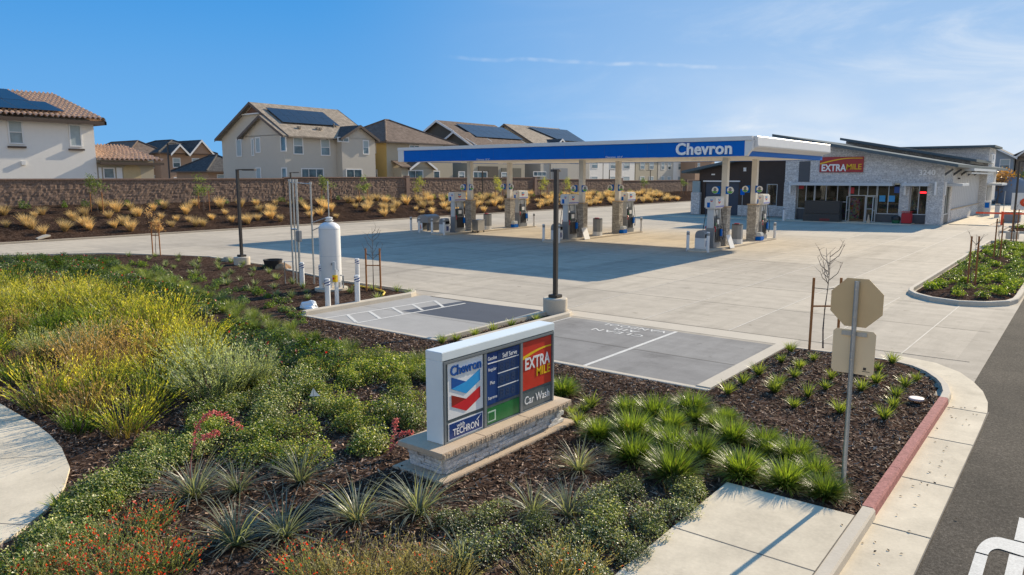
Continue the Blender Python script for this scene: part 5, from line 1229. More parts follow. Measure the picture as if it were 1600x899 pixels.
for y in (50, 52.4, 52.8): M.cbox((-68.0, y, sz(-68.0) + .3), (.3, .3, .25))
M.tube([(-68.8, 55.3, sz(-68.8)), (-68.8, 55.3, sz(-68.8) + .6)], .08, 6); M.build('roof_vent', m_rt1, rf)
M = MB(); M.box(-66.98, -66.9, yg + .1, 54.0, 8.30, 8.42); M.build('gutter', m_rake, h)
for px in ((457, 214, 474, 242), (500, 217, 516, 244), (470, 263, 506, 282)): winpx(h, 'x', -67, *px, cols=3 if px[2] - px[0] > 30 else 1, rows=1 if px[2] - px[0] > 30 else 2)
for px in ((566, 219, 576.5, 242), (540, 264, 566, 282), (527, 214, 545, 223)): winpx(h, 'x', -66.05, *px, cols=2 if px[2] - px[0] > 15 else 1, rows=1 if px[2] - px[0] > 15 else 2)
for px in ((369, 218, 379, 245), (392.5, 217, 398, 244), (399, 215, 408, 239), (438, 213, 448, 237), (400, 262, 409, 282), (440, 262, 449, 282)): winpx(h, 'y', yg if px[0] < 390 else yg - .7, *px, rows=1, pane=m_blind if px[0] < 430 else m_hglass)
# grey and yellow hip roof house
h = thing('house', (-73, 67, ZG), 'yellow and grey house with brown hip roof behind the canopy end', 'house')
M = MB(); M.box(-78.5, -67.0, 61.6, 73.2, ZG, 8.30); M.build('wall', m_stc, h)
M = MB(); M.box(-78.5, -67.01, 61.55, 61.599, ZG, 8.29); M.build('yellow_wall', m_sty, h)
hip_roof(h, -78.5, -67.0, 61.6, 73.2, 8.32, 11.4, m_rt2, .55, ((-73.0, 67.0), (-73.0, 67.6)))
winpx(h, 'y', 61.55, 581, 223, 588, 240, pane=m_blind); winpx(h, 'y', 61.55, 583, 265, 590, 280)
winpx(h, 'x', -67, 639, 226, 655, 234, cols=2, rows=1); winpx(h, 'x', -67, 655, 226, 692, 234, cols=1, rows=1, pane=m_wtrim)
M = MB(); M.box(-67, -65.6, 62.6, 68.1, ZG, 5.25); M.build('porch_wall', m_stc, h)
gable_roof(h, -69, -65.6, 64.0, 68.1, 5.2, 6.35, 'x', m_rt2, .35, .13, wall=m_stc, rake=m_wtrim); slab(-67, 6.0, -65.2, 5.25, 62.3, 64.0, .12, m_rt2, 'porch_roof', h)
winpx(h, 'x', -65.6, 637, 266, 661, 282, cols=2, rows=1); winpx(h, 'x', -67, 668, 267, 687, 282, cols=2, rows=1)
# two more gabled houses, partly behind the canopy
h = thing('house', (-73, 84, ZG), 'brown roofed house with dark gables and a solar array above the canopy', 'house')
M = MB(); M.box(-80, -67, 78, 89, ZG, 8.5); M.build('wall', m_stc, h)
gable_roof(h, -80, -67, 78, 90, 8.5, 11.9, 'y', m_rt2, .5, .16, wall=m_std, rx=-74.0, rake=m_wtrim)
M = MB(); M.box(-73.2, -67.0, 77.2, 77.99, ZG, 8.4); M.build('bay_wall', m_stc, h); gable_roof(h, -73.2, -67, 77.2, 82, 8.4, 10.2, 'y', m_rt2, .4, .15, wall=m_std, rake=m_wtrim)
sz = lambda x: 8.5 + 3.4 * (-67 - x) / 7.0
solar(h, (-68.9, 80.2, sz(-68.9)), (-68.9, 91.0, sz(-68.9)), (-72.9, 91, sz(-72.9)), (-72.9, 80.2, sz(-72.9)), 6, 2, .3)
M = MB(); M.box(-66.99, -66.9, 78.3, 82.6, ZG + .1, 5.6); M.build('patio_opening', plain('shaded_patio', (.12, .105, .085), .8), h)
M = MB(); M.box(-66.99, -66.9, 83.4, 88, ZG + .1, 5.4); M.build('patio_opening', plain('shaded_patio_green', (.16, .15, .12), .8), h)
winpx(h, 'x', -66.88, 716, 268, 726, 282); winpx(h, 'x', -66.88, 739, 268, 761, 282, cols=3, rows=1); winpx(h, 'x', -66.88, 783, 269, 793, 282)
h = thing('house', (-74, 100, ZG), 'taupe roofed house with solar panels rising behind the middle of the canopy', 'house')
M = MB(); M.box(-80, -67, 93, 107, ZG, 8.5); M.build('wall', m_stg, h)
gable_roof(h, -80, -67, 93, 107, 8.5, 12.2, 'y', m_rt1, .5, .16, wall=m_stc, rx=-73.7, rake=m_rake)
M = MB(); M.box(-72, -66.8, 95.5, 100.5, ZG, 8.3); M.build('bay_wall', m_stg, h); gable_roof(h, -73, -66.8, 95.5, 100.5, 8.3, 9.9, 'x', m_rt3, .4, .14, wall=m_stg, rake=m_wtrim)
sz = lambda x: 8.5 + 3.7 * (-67 - x) / 6.7
solar(h, (-69.2, 101.2, sz(-69.2)), (-69.2, 109, sz(-69.2)), (-73.1, 109, sz(-73.1)), (-73.1, 97.5, sz(-73.1)), 6, 2, .3)
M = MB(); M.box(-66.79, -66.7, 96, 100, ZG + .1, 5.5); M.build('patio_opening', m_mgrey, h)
winpx(h, 'x', -66.98, 833, 268, 853, 276, cols=3, rows=1)
# brown houses far behind, left
def simple_house(x0, x1, y0, y1, ze, zr_, axis, wm, rm, label, wins=(), wall=None, rake=m_wtrim):
    h = thing('house', ((x0 + x1) / 2, (y0 + y1) / 2, ZG), label, 'house')
    M = MB(); M.box(x0, x1, y0, y1, ZG, ze); M.build('wall', wm, h)
    if axis == 'h': hip_roof(h, x0, x1, y0, y1, ze, zr_, rm)
    else: gable_roof(h, x0, x1, y0, y1, ze, zr_, axis, rm, .5, .18, wall=wall or wm, rake=rake)
    for (f, a, z, w_, hh) in wins:
        pl = x1 if f == 'x' else y0
        winbox(h, f, pl, a - w_ / 2, a + w_ / 2, z - hh / 2, z + hh / 2)
    return h
a = onx(262, 270, -112); b = onx(335, 270, -112)
W6 = [('x', a.y + 1.5 + k * 3.1, 6.3, 1.25, 1.5) for k in range(4)] + [('x', a.y + 1.5 + k * 3.1, 3.3, 1.25, 1.6) for k in range(4)]
h = simple_house(-126, -112, a.y - 1, b.y, 7.8, 9.9, 'h', m_stb, m_rt3, 'brown stucco house with dark hip roof far behind the wall, centre of its row', W6)
L_ = b.y - a.y; gable_roof(h, -118, -111.4, a.y + L_ * .46, b.y - .6, 7.75, 9.7, 'x', m_rt3, .35, .2, wall=m_stb, rake=m_wtrim); gable_roof(h, -118, -111.2, a.y + L_ * .06, a.y + L_ * .36, 7.75, 8.9, 'x', m_rt3, .35, .2, wall=m_stb, rake=m_wtrim)
a = onx(226, 270, -114); b = onx(258, 270, -114)
simple_house(-128, -114, a.y - 2, b.y, 7.7, 9.6, 'h', m_stb, m_rt2, 'brown house with brown hip roof, left of the dark roofed brown house', [('x', a.y + 1.2, 6.2, 1.2, 1.5), ('x', a.y + 4.2, 6.2, 1.2, 1.5), ('x', a.y + 1.2, 3.6, 1.4, 1.6)])
a = onx(160, 240, -150); b = onx(222, 240, -150)
h = simple_house(-166, -150, a.y - 3, b.y, 8.0, 10.3, 'h', m_stw, m_rt3, 'white gabled house with dark roof peeping over the low clay roof', [('x', a.y + 4, 7.4, 1.5, 1.4)])
gable_roof(h, -156, -149.5, a.y + 1, a.y + 8, 7.9, 9.9, 'x', m_rt3, .4, .2, wall=m_stw, rake=m_wtrim); gable_roof(h, -156, -149.3, a.y + 6.5, b.y, 7.9, 10.1, 'x', m_rt3, .4, .2, wall=m_stw, rake=m_wtrim)
a = onx(325, 260, -90); b = onx(352, 260, -90)
simple_house(-98, -90, a.y, b.y + 4, 4.9, 7.0, 'h', m_stb, m_rt3, 'low brown outbuilding with dark roof left of the big grey house', [('x', a.y + 1.8, 3.9, 1.3, 1.2)])
# white town houses under the canopy edge
tw = [(893, 942, m_stw, 'white'), (943, 992, m_stw, 'bright white'), (993, 1027, m_stc, 'cream'), (1028, 1052, m_stg, 'grey'), (1052, 1086, m_stw, 'tall white')]
for k, (p0, p1, mm, nm) in enumerate(tw):
    a = onx(p0, 270, -84); b = onx(p1, 270, -84); L = b.y - a.y
    ws = []
    for zc, hh in ((3.3, 1.9), (6.7, 1.7)):
        for j in range(2): ws.append(('x', a.y + L * (.3 + .42 * j), zc, L * .2, hh))
    simple_house(-96, -84, a.y, b.y - .15, 9.4, 10.6, 'h', mm, m_rt2, '%s town house %s under the canopy edge' % (nm, ('left of the middle pumps', 'behind the middle pumps', 'right of the middle pumps', 'between cream and tall white ones', 'nearest the brown shop wing')[k]), ws)
a = onx(1086, 270, -80); simple_house(-92, -80, a.y, a.y + 12, 9.0, 11, 'h', m_stb, m_rt2, 'brown house behind the left end of the shop', [('x', a.y + 2, 6.8, 1.4, 1.6)])
# houses far right
m_bg = plain('blue_grey_stucco', (.26, .30, .34), .9, var=.05, fine=20); m_tp = plain('taupe_stucco', (.22, .195, .175), .9, var=.05, fine=20)
def farx(px, y): return ony(px, 280, y).x
xa, xb, xc = farx(1548, 150), farx(1581, 150), farx(1625, 150)
h = simple_house(xa - 4, xb, 150, 162, 7.4, 9.3, 'y', m_bg, m_rt3, 'blue grey gabled house beyond the shop at the right edge', [('y', (xa + xb) / 2 + .3, 6.1, (xb - xa) * .5, 2.0)], rake=m_wtrim)
M = MB(); M.box(xa - 2, xb + .3, 147.5, 149.9, 4.4, 4.65); M.build('porch_roof', m_rt3, h)
M = MB(); M.box(xa - 2, xb, 149.6, 149.95, 1.8, 4.39); M.build('porch_wall', m_tp, h)
h = simple_house(xb + .2, xc + 4, 152, 164, 7.6, 10.2, 'h', m_tp, m_rt2, 'taupe house with brown hip roof at the far right edge', [('y', xb + 2.2, 6.0, 1.6, 1.9), ('y', xb + 2.2, 3.2, 1.6, 1.6), ('y', xb + 5, 6.0, 1.6, 1.9)])
gable_roof(h, xb + .4, xb + 4.2, 151.2, 158, 7.5, 9.2, 'y', m_rt2, .4, .2, wall=m_tp, rake=m_wtrim)
# ------------------------------------------------------------------ planting
def leafmesh(name, V, Fc, C, mat, smooth=False):
    me = bpy.data.meshes.new(name); me.from_pydata(V.tolist(), [], Fc.tolist() if hasattr(Fc, 'tolist') else Fc)
    at = me.color_attributes.new('Col', 'FLOAT_COLOR', 'POINT')
    c4 = np.ones((len(V), 4), np.float32); c4[:, :3] = C; at.data.foreach_set('color', c4.ravel()); me.materials.append(mat)
    if smooth: me.polygons.foreach_set('use_smooth', [True] * len(me.polygons))
    return me
def ribbons(R, n, L, r0, lean, droop, wd, cb, ct, seg=4, p=1.6, cvar=.2, az0=None, lvar=.35, origin=None, leanmin=0.):
    """n tapering blades; returns verts, faces, colours"""
    ph = R.rand(n) * 2 * np.pi; l = L * (1 - lvar * R.rand(n)); rr_ = r0 * np.sqrt(R.rand(n))
    a = leanmin + (lean - leanmin) * R.rand(n) ** .7
    o = np.stack([rr_ * np.cos(ph), rr_ * np.sin(ph), np.zeros(n)], -1)
    if origin is not None: o = o + origin
    ph = ph + R.randn(n) * .5
    P = [o]; ang = a.copy(); dr_ = droop * (.5 + R.rand(n))
    for k in range(seg):
        d = np.stack([np.sin(ang) * np.cos(ph), np.sin(ang) * np.sin(ph), np.cos(ang)], -1); P.append(P[-1] + d * (l / seg)[:, None]); ang = ang + dr_ / seg
    tw_ = ph + np.pi / 2 + R.randn(n) * .6
    side = np.stack([np.cos(tw_), np.sin(tw_), np.zeros(n)], -1)
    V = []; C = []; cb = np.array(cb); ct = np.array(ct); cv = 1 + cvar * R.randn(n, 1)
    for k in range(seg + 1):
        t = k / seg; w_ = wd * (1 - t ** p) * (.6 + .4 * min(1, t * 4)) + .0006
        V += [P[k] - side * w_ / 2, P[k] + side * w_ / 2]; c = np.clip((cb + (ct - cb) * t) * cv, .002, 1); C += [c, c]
    V = np.stack(V, 1); C = np.stack(C, 1); m = 2 * (seg + 1)
    b = (np.arange(n) * m)[:, None, None]; f = np.array([[2 * k, 2 * k + 1, 2 * k + 3, 2 * k + 2] for k in range(seg)])[None]
    return V.reshape(-1, 3), (b + f).reshape(-1, 4), C.reshape(-1, 3), P
def leaves(R, pos, nrm, size, asp, cols, svar=.35):
    """one folded diamond leaf at each position"""
    n = len(pos); nrm = nrm / np.linalg.norm(nrm, axis=1, keepdims=True)
    t = R.randn(n, 3); t -= nrm * (t * nrm).sum(1, keepdims=True); t /= np.linalg.norm(t, axis=1, keepdims=True); b = np.cross(nrm, t)
    s = (size * (1 - svar * R.rand(n)))[:, None]
    V = np.stack([pos, pos + t * s * .5 + b * s * asp * .5 + nrm * s * .12, pos + t * s, pos + t * s * .5 - b * s * asp * .5 + nrm * s * .12], 1).reshape(-1, 3)
    k = (np.arange(n) * 4)[:, None]; f = np.concatenate([k + np.array([[0, 1, 2]]), k + np.array([[0, 2, 3]])], 0)
    C = np.repeat(cols, 4, 0); return V, f, C
def join(parts):
    V = []; Fs = []; C = []; o = 0
    for v, f, c in parts:
        V.append(v); C.append(c); Fs += (np.asarray(f) + o).tolist(); o += len(v)
    return np.concatenate(V), Fs, np.concatenate(C)
def pickcol(R, n, pal, var=.18):
    pal = np.array(pal); c = pal[R.randint(0, len(pal), n)]; return np.clip(c * (1 + var * R.randn(n, 1)), .003, 1)

def grass_clump(seed, n, L, r0, lean, droop, wd, cb, ct, mat=None, seg=4, leanmin=0., dead=None):
    R = np.random.RandomState(seed); v, f, c, _ = ribbons(R, n, L, r0, lean, droop, wd, cb, ct, seg, leanmin=leanmin)
    parts = [(v, f, c)]
    if dead: v, f, c, _ = ribbons(R, int(n * .12), L * .8, r0, lean * 1.2, droop * 1.3, wd, dead, dead, seg); parts.append((v, f, c))
    V, Fs, C = join(parts); return leafmesh('blades', V, Fs, C, mat or m_leafA)
def mound(seed, n, rad, ht, size, asp, pal, mat, lob=5, twig=(.10, .07, .05), inner=.35, flower=None, up=.5):
    """low leafy mound built of several lobes, leaf by leaf"""
    R = np.random.RandomState(seed); cs = []
    for k in range(lob):
        a = R.rand() * 6.28; r = rad * .62 * np.sqrt(R.rand()); cs.append((r * np.cos(a), r * np.sin(a), rad * R.uniform(.32, .52), ht * R.uniform(.65, 1.)))
    cs = np.array(cs); w_ = cs[:, 2] ** 2; pick = R.choice(lob, n, p=w_ / w_.sum()); c = cs[pick]
    d = R.randn(n, 3); d[:, 2] = np.abs(d[:, 2]) * .9 + .02; d /= np.linalg.norm(d, axis=1, keepdims=True)
    q = 1 - inner * R.rand(n) ** 1.5
    bump_ = 1 + .18 * np.sin(d[:, 0] * 7 + c[:, 0] * 9) * np.cos(d[:, 1] * 6 + c[:, 1] * 5)
    pos = np.stack([c[:, 0] + d[:, 0] * c[:, 2] * q * bump_, c[:, 1] + d[:, 1] * c[:, 2] * q * bump_, d[:, 2] * c[:, 3] * q * bump_ + .01], -1)
    nr = d * .4 + R.randn(n, 3) * .45 + np.array([0.07, .55, up]); parts = [leaves(R, pos, nr, size, asp, pickcol(R, n, pal))]
    nt_ = max(8, n // 40); v, f, cc, _ = ribbons(R, nt_, ht * 1.15, rad * .45, 1.1, .5, .006, twig, twig, 3); parts.append((v, f, cc))
    if flower:
        k = max(3, int(n * flower[1])); s = R.choice(n, k); parts.append(leaves(R, pos[s] * np.array([1.04, 1.04, 1.08]), d[s] + R.randn(k, 3) * .4, size * flower[2], .8, pickcol(R, k, flower[0])))
    V, Fs, C = join(parts); return leafmesh('foliage', V, Fs, C, mat)
def plume(seed, ns, m, ht, rad, cb, cm, ct, lean=.55, leafs=.045, asp=.28, droop=.25, tipk=.55, bare=.15, mat=None, flower=None, spread=.55, stemw=.007, stemc=None):
    """bush of upright stems set with narrow leaves, tips of another tint"""
    R = np.random.RandomState(seed); v, f, c, P = ribbons(R, ns, ht, rad * .55, lean, droop, stemw, np.array(stemc if stemc else cb) * .8, stemc if stemc else cm, 5, lvar=.5); parts = [(v, f, c)]
    P = np.stack(P, 1); t = bare + (1 - bare) * R.rand(ns, m); k = np.minimum((t * 5).astype(int), 4); fr = t * 5 - k
    i = np.arange(ns)[:, None]; a = P[i, k]; b = P[i, k + 1]; pos = a + (b - a) * fr[..., None]; ax = (b - a); ax /= np.linalg.norm(ax, axis=-1, keepdims=True)
    pos = pos.reshape(-1, 3); ax = ax.reshape(-1, 3); n = len(pos); tt = t.ravel()
    out_ = R.randn(n, 3); out_ -= ax * (out_ * ax).sum(1, keepdims=True); out_ /= np.linalg.norm(out_, axis=1, keepdims=True)
    dirn = ax * R.uniform(.8, 1.3, (n, 1)) + out_ * spread; dirn /= np.linalg.norm(dirn, axis=1, keepdims=True)
    s = leafs * (1 - .45 * R.rand(n))[:, None]; sd_ = np.cross(dirn, out_)
    Vv = np.stack([pos, pos + dirn * s * .5 + sd_ * s * asp * .5, pos + dirn * s, pos + dirn * s * .5 - sd_ * s * asp * .5], 1).reshape(-1, 3)
    kk = (np.arange(n) * 4)[:, None]; ff = kk + np.array([[0, 1, 2, 3]])
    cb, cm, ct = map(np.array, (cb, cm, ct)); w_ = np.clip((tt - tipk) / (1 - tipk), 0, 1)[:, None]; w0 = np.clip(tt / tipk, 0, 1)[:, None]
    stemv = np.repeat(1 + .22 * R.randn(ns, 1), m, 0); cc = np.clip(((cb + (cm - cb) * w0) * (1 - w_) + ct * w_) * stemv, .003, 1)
    parts.append((Vv, ff, np.repeat(cc, 4, 0)))
    if flower:
        q = max(4, int(n * flower[1])); sl = R.choice(np.where(tt > .6)[0], q); parts.append(leaves(R, pos[sl], out_[sl] + R.randn(q, 3) * .3, leafs * flower[2], .6, pickcol(R, q, flower[0])))
    V, Fs, C = join(parts); return leafmesh('stems', V, Fs, C, mat or m_leafA)

pr_ = random.Random(21)
def plant(me, name, x, y, z, label, cat, group, s=1., rz=None, tilt=0.):
    if rz is None and 'groundcover' in name: rz = pr_.uniform(-.6, .6)
    o = bpy.data.objects.new(name, me); COL.objects.link(o); o.location = (x, y, z); o.scale = (s, s, s * pr_.uniform(.9, 1.1))
    o.rotation_euler = (pr_.uniform(-tilt, tilt), pr_.uniform(-tilt, tilt), pr_.uniform(0, 6.28) if rz is None else rz); return tag(o, label, cat, group)
def inpoly(poly, x, y):
    c = False; n = len(poly)
    for i in range(n):
        (x0, y0), (x1, y1) = poly[i], poly[(i + 1) % n]
        if (y0 > y) != (y1 > y) and x < (x1 - x0) * (y - y0) / (y1 - y0) + x0: c = not c
    return c
PATHP = [tuple(p) for p in pb]
taken = []
def scatter(pix, gap, world=None, keep=1., margin=.28, tries=6000, lim=999):
    """spread points over a patch of ground outlined by sight lines"""
    poly = world or [tuple(G(a, b, .06)[:2]) for a, b in pix]
    xs = [p[0] for p in poly]; ys = [p[1] for p in poly]; out_ = []
    for _ in range(tries):
        x, y = pr_.uniform(min(xs), max(xs)), pr_.uniform(min(ys), max(ys))
        if not inpoly(poly, x, y): continue
        if sdist(BED, np.array([x]), np.array([y]))[0] < margin: continue
        if sdist(PATHP, np.array([x]), np.array([y]))[0] > -margin: continue
        if x > -3.75 + 0 and y < 9.5: continue
        if -7.75 < x < -6.4 and 6.75 < y < 10.4: continue
        if any((x - a) ** 2 + (y - b) ** 2 < gap * gap for a, b in out_): continue
        out_.append((x, y))
        if len(out_) >= lim: break
    return [p for p in out_ if pr_.random() < keep]

# bright green strap-leaf clumps right of the sign
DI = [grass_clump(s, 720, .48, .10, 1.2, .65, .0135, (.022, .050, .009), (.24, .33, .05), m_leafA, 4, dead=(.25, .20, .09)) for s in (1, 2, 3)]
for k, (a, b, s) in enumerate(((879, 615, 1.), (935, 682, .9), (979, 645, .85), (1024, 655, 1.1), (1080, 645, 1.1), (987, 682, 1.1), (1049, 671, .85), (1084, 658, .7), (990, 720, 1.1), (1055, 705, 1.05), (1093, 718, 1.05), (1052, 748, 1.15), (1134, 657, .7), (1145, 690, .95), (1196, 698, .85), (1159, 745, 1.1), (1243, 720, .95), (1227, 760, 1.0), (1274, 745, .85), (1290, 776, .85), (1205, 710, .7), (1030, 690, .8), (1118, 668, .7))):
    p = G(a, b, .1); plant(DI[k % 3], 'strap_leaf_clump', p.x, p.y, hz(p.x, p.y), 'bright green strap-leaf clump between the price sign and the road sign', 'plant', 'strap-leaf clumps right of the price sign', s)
SM = [grass_clump(s, 60, .32, .035, .8, .7, .018, (.07, .11, .025), (.36, .42, .075), m_leafG, 3) for s in (11, 12, 13)]
for k, (a, b) in enumerate(((924, 634), (893, 646), (905, 662), (912, 640), (1137, 614), (1160, 600), (1185, 586), (1220, 566), (1235, 548), (1210, 613), (1217, 600), (1241, 590), (1249, 576), (1271, 563), (1262, 620), (1241, 636), (1290, 607), (1299, 592), (1313, 643), (1394, 564), (1373, 578), (1369, 595), (1346, 608), (1414, 601), (1432, 590), (1400, 617), (1396, 634), (1382, 652), (1209, 611), (1325, 560), (1340, 580))):
    p = G(a, b, .1); plant(SM[k % 3], 'leaf_tuft', p.x, p.y, hz(p.x, p.y), 'small green tuft on the bare mulch right of the stalls', 'plant', 'small green tufts on the right mulch bed', pr_.uniform(.8, 1.2))
for k, (a, b) in enumerate(((712, 529), (742, 522), (770, 515), (799, 507), (838, 498), (690, 534))):
    p = G(a, b, .1); plant(SM[k % 3], 'leaf_tuft', min(max(p.x, -12.85), -12.4), p.y, hz(-12.6, p.y), 'small green tuft in the narrow mulch strip between the stalls', 'plant', 'tufts in the strip between the stalls', 1.)
# grey-green hesperaloe clumps, some with coral flower stalks
YU = [grass_clump(s, 105, .88, .06, 1.15, .8, .019, (.10, .12, .085), (.36, .38, .29), m_leafA, 5, dead=(.26, .22, .17), leanmin=.1) for s in (31, 32, 33)]
for k, (a, b, s) in enumerate(((303, 775, 1.0), (372, 765, .75), (368, 848, .9), (470, 752, .8), (445, 835, .85), (558, 812, .9), (655, 800, 1.05), (905, 735, .75), (832, 800, .7), (888, 805, .75), (720, 880, .6))):
    p = G(a, b, .1); plant(YU[k % 3], 'grey_yucca', p.x, p.y, hz(p.x, p.y), ('grey-green narrow-leaved yucca on the mulch before the price sign' if k < 7 else 'sprawling thin grey yucca on the mulch right of the sign plinth'), 'plant', 'grey yuccas before the sign' if k < 7 else 'thin yuccas right of the plinth', s, tilt=.08)
def stalk(name, pts, label, seed):
    R = random.Random(seed); P = [Vector(p) for p in pts]; t = thing(name, P[0], label, 'flower stalk'); Q = []
    for i in range(len(P) - 1):
        a, b, c, d = P[max(i - 1, 0)], P[i], P[i + 1], P[min(i + 2, len(P) - 1)]
        for k in range(8):
            u = k / 8; Q.append(.5 * ((2 * b) + (c - a) * u + (2 * a - 5 * b + 4 * c - d) * u * u + (3 * b - a - 3 * c + d) * u ** 3))
    Q.append(P[-1]); M = MB(); M.tube(Q, [.009 - .006 * i / len(Q) for i in range(len(Q))], 6); M.build('stem', plain('coral_stem', (.35, .13, .11), .6), t, smooth=True)
    M = MB(); n = len(Q)
    for i in range(int(n * .32), n):
        for _ in range(5):
            q_ = Q[i] + Vector([R.uniform(-.03, .03) for _ in range(3)]); d = Vector([R.uniform(-1, 1), R.uniform(-1, 1), R.uniform(-.6, .8)]).normalized() * R.uniform(.025, .045); M.tube([q_, q_ + d * .5, q_ + d], [.003, .009, .002], 5)
    M.build('blossom', plain('coral_blossom', (.70, .14, .11), .55, var=.25, scale=20), t); return t
b_ = G(303, 775, .1)
def at_(px, py, off): return onx(px, py, b_.x + off)
stalk('flower_stalk', [(b_.x, b_.y, .15), at_(297, 735, .02), at_(303, 695, .03), at_(312, 660, .06), at_(328, 647, .08), at_(350, 650, .10), at_(376, 668, .12)], 'arching coral flower stalk rising from the left yucca', 1)
stalk('flower_stalk', [at_(303, 700, .03), at_(315, 687, .05), at_(328, 680, .06), at_(341, 676, .08)], 'short side spray below the arching coral stalk', 2)
c0 = G(625, 705, .1)
for k, pts in enumerate((((612, 690), (625, 680), (640, 676), (655, 684)), ((610, 706), (622, 694), (640, 690), (652, 690)), ((605, 712), (612, 700), (618, 668), (619, 655)))):
    stalk('flower_stalk', [onx(a, b, c0.x + .06 * i) for i, (a, b) in enumerate(pts)], ('coral flower spray by the left end of the sign plinth, upper one', 'coral flower spray by the left end of the sign plinth, lower one', 'upright coral spray left of the sign plinth')[k], 5 + k)

# feathery golden bushes at the left
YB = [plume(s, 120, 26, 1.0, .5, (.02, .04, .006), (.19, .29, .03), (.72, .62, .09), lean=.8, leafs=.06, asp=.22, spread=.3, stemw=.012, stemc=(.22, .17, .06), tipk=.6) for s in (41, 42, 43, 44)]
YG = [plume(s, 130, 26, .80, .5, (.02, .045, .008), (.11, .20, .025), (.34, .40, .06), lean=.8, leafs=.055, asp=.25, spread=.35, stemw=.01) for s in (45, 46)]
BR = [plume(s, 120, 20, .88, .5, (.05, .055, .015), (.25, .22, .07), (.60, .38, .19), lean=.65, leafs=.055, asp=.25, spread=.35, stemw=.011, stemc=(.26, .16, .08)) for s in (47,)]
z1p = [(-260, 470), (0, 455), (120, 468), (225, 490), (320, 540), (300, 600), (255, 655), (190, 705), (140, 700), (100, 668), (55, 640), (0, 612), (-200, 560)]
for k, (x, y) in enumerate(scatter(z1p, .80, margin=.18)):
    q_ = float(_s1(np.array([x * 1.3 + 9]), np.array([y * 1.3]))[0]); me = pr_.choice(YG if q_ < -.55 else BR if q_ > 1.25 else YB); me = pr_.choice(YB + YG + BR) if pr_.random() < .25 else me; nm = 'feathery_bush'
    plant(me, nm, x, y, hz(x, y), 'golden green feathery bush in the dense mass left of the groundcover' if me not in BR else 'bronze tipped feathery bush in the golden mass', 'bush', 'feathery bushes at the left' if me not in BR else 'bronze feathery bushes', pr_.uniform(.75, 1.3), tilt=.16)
# silvery bushes
SV = [plume(s, 220, 24, 1.0, .7, (.06, .075, .035), (.22, .26, .13), (.42, .46, .29), lean=.62, leafs=.06, asp=.36, tipk=.4) for s in (51, 52)]
for k, (a, b, s) in enumerate(((338, 625, 1.2), (385, 610, 1.0), (310, 590, 1.0), (120, 560, .85), (150, 540, .8), (30, 480, .8), (60, 560, .7))):
    p = G(a, b, .1); plant(SV[k % 2], 'silver_bush', p.x, p.y, hz(p.x, p.y), ('silvery bush between the golden mass and the white-glinting groundcover' if a > 290 else 'silvery bush standing inside the golden mass'), 'bush', 'silvery bushes by the groundcover' if a > 290 else 'silvery bushes in the golden mass', s, tilt=.08)
# spreading rose groundcover, dark and light
RO = [mound(s, 2100, .62, .40, .046, .66, [(.06, .12, .024), (.16, .23, .05), (.30, .34, .10), (.46, .45, .20), (.10, .16, .035)], m_leafG, 6) for s in (61, 62, 63, 64)]
z2p = [(330, 655), (420, 590), (500, 560), (585, 568), (660, 590), (668, 640), (650, 700), (585, 735), (500, 740), (410, 735), (330, 735), (250, 745), (190, 790), (140, 810), (90, 860), (60, 905), (140, 905), (0, 905), (120, 775), (180, 725), (260, 690)]
z2p = [(330, 655), (420, 590), (500, 560), (585, 568), (660, 590), (668, 640), (655, 690), (600, 725), (500, 730), (430, 728), (395, 720), (340, 722), (262, 735), (215, 765), (150, 800), (110, 820), (140, 775), (200, 715), (270, 680)]
for k, (x, y) in enumerate(scatter(z2p, .68, keep=.86)):
    plant(RO[k % 4], 'groundcover_shrub', x, y, hz(x, y), 'low spreading groundcover shrub with small glinting leaves left of the price sign', 'shrub', 'spreading groundcover shrubs left of the sign', pr_.uniform(.75, 1.12), tilt=.06)
# pale groundcover nearest the camera
PA = [mound(s, 1900, .56, .30, .036, .7, [(.05, .085, .035), (.12, .165, .075), (.24, .28, .16), (.42, .44, .33), (.08, .115, .05)], m_leafG, 6) for s in (71, 72, 73)]
z7p = [(690, 815), (790, 812), (850, 845), (900, 800), (985, 760), (1050, 775), (1105, 800), (1075, 845), (1020, 905), (960, 960), (830, 960), (860, 880), (760, 880), (700, 850)]
for k, (x, y) in enumerate(scatter(z7p, .5, margin=.1, keep=.92)):
    plant(PA[k % 3], 'groundcover_shrub', x, y, hz(x, y), 'pale grey-green groundcover shrub by the pavement slab before the sign', 'shrub', 'pale groundcover shrubs by the pavement slab', pr_.uniform(.7, 1.05), tilt=.06)
for a, b, s in ((130, 785, .8), (108, 808, .8), (80, 838, .85), (50, 866, .9), (15, 885, .9), (165, 762, .9), (200, 742, .9), (240, 722, .9), (-20, 905, 1.), (130, 830, .6), (30, 915, .8)):
    p = G(a, b, .1); plant(RO[pr_.randrange(4)], 'groundcover_shrub', p.x + .18, p.y, .08, 'dark groundcover shrub along the edge of the winding path', 'shrub', 'groundcover along the path edge', s)
for x, y in ((-3.75, 7.3), (-3.7, 8.1), (-3.65, 6.7), (-3.9, 8.7)): plant(PA[0], 'groundcover_shrub', x, y, .09, 'pale groundcover shrub creeping over the edge of the pavement slab', 'shrub', 'groundcover on the slab edge', .62)
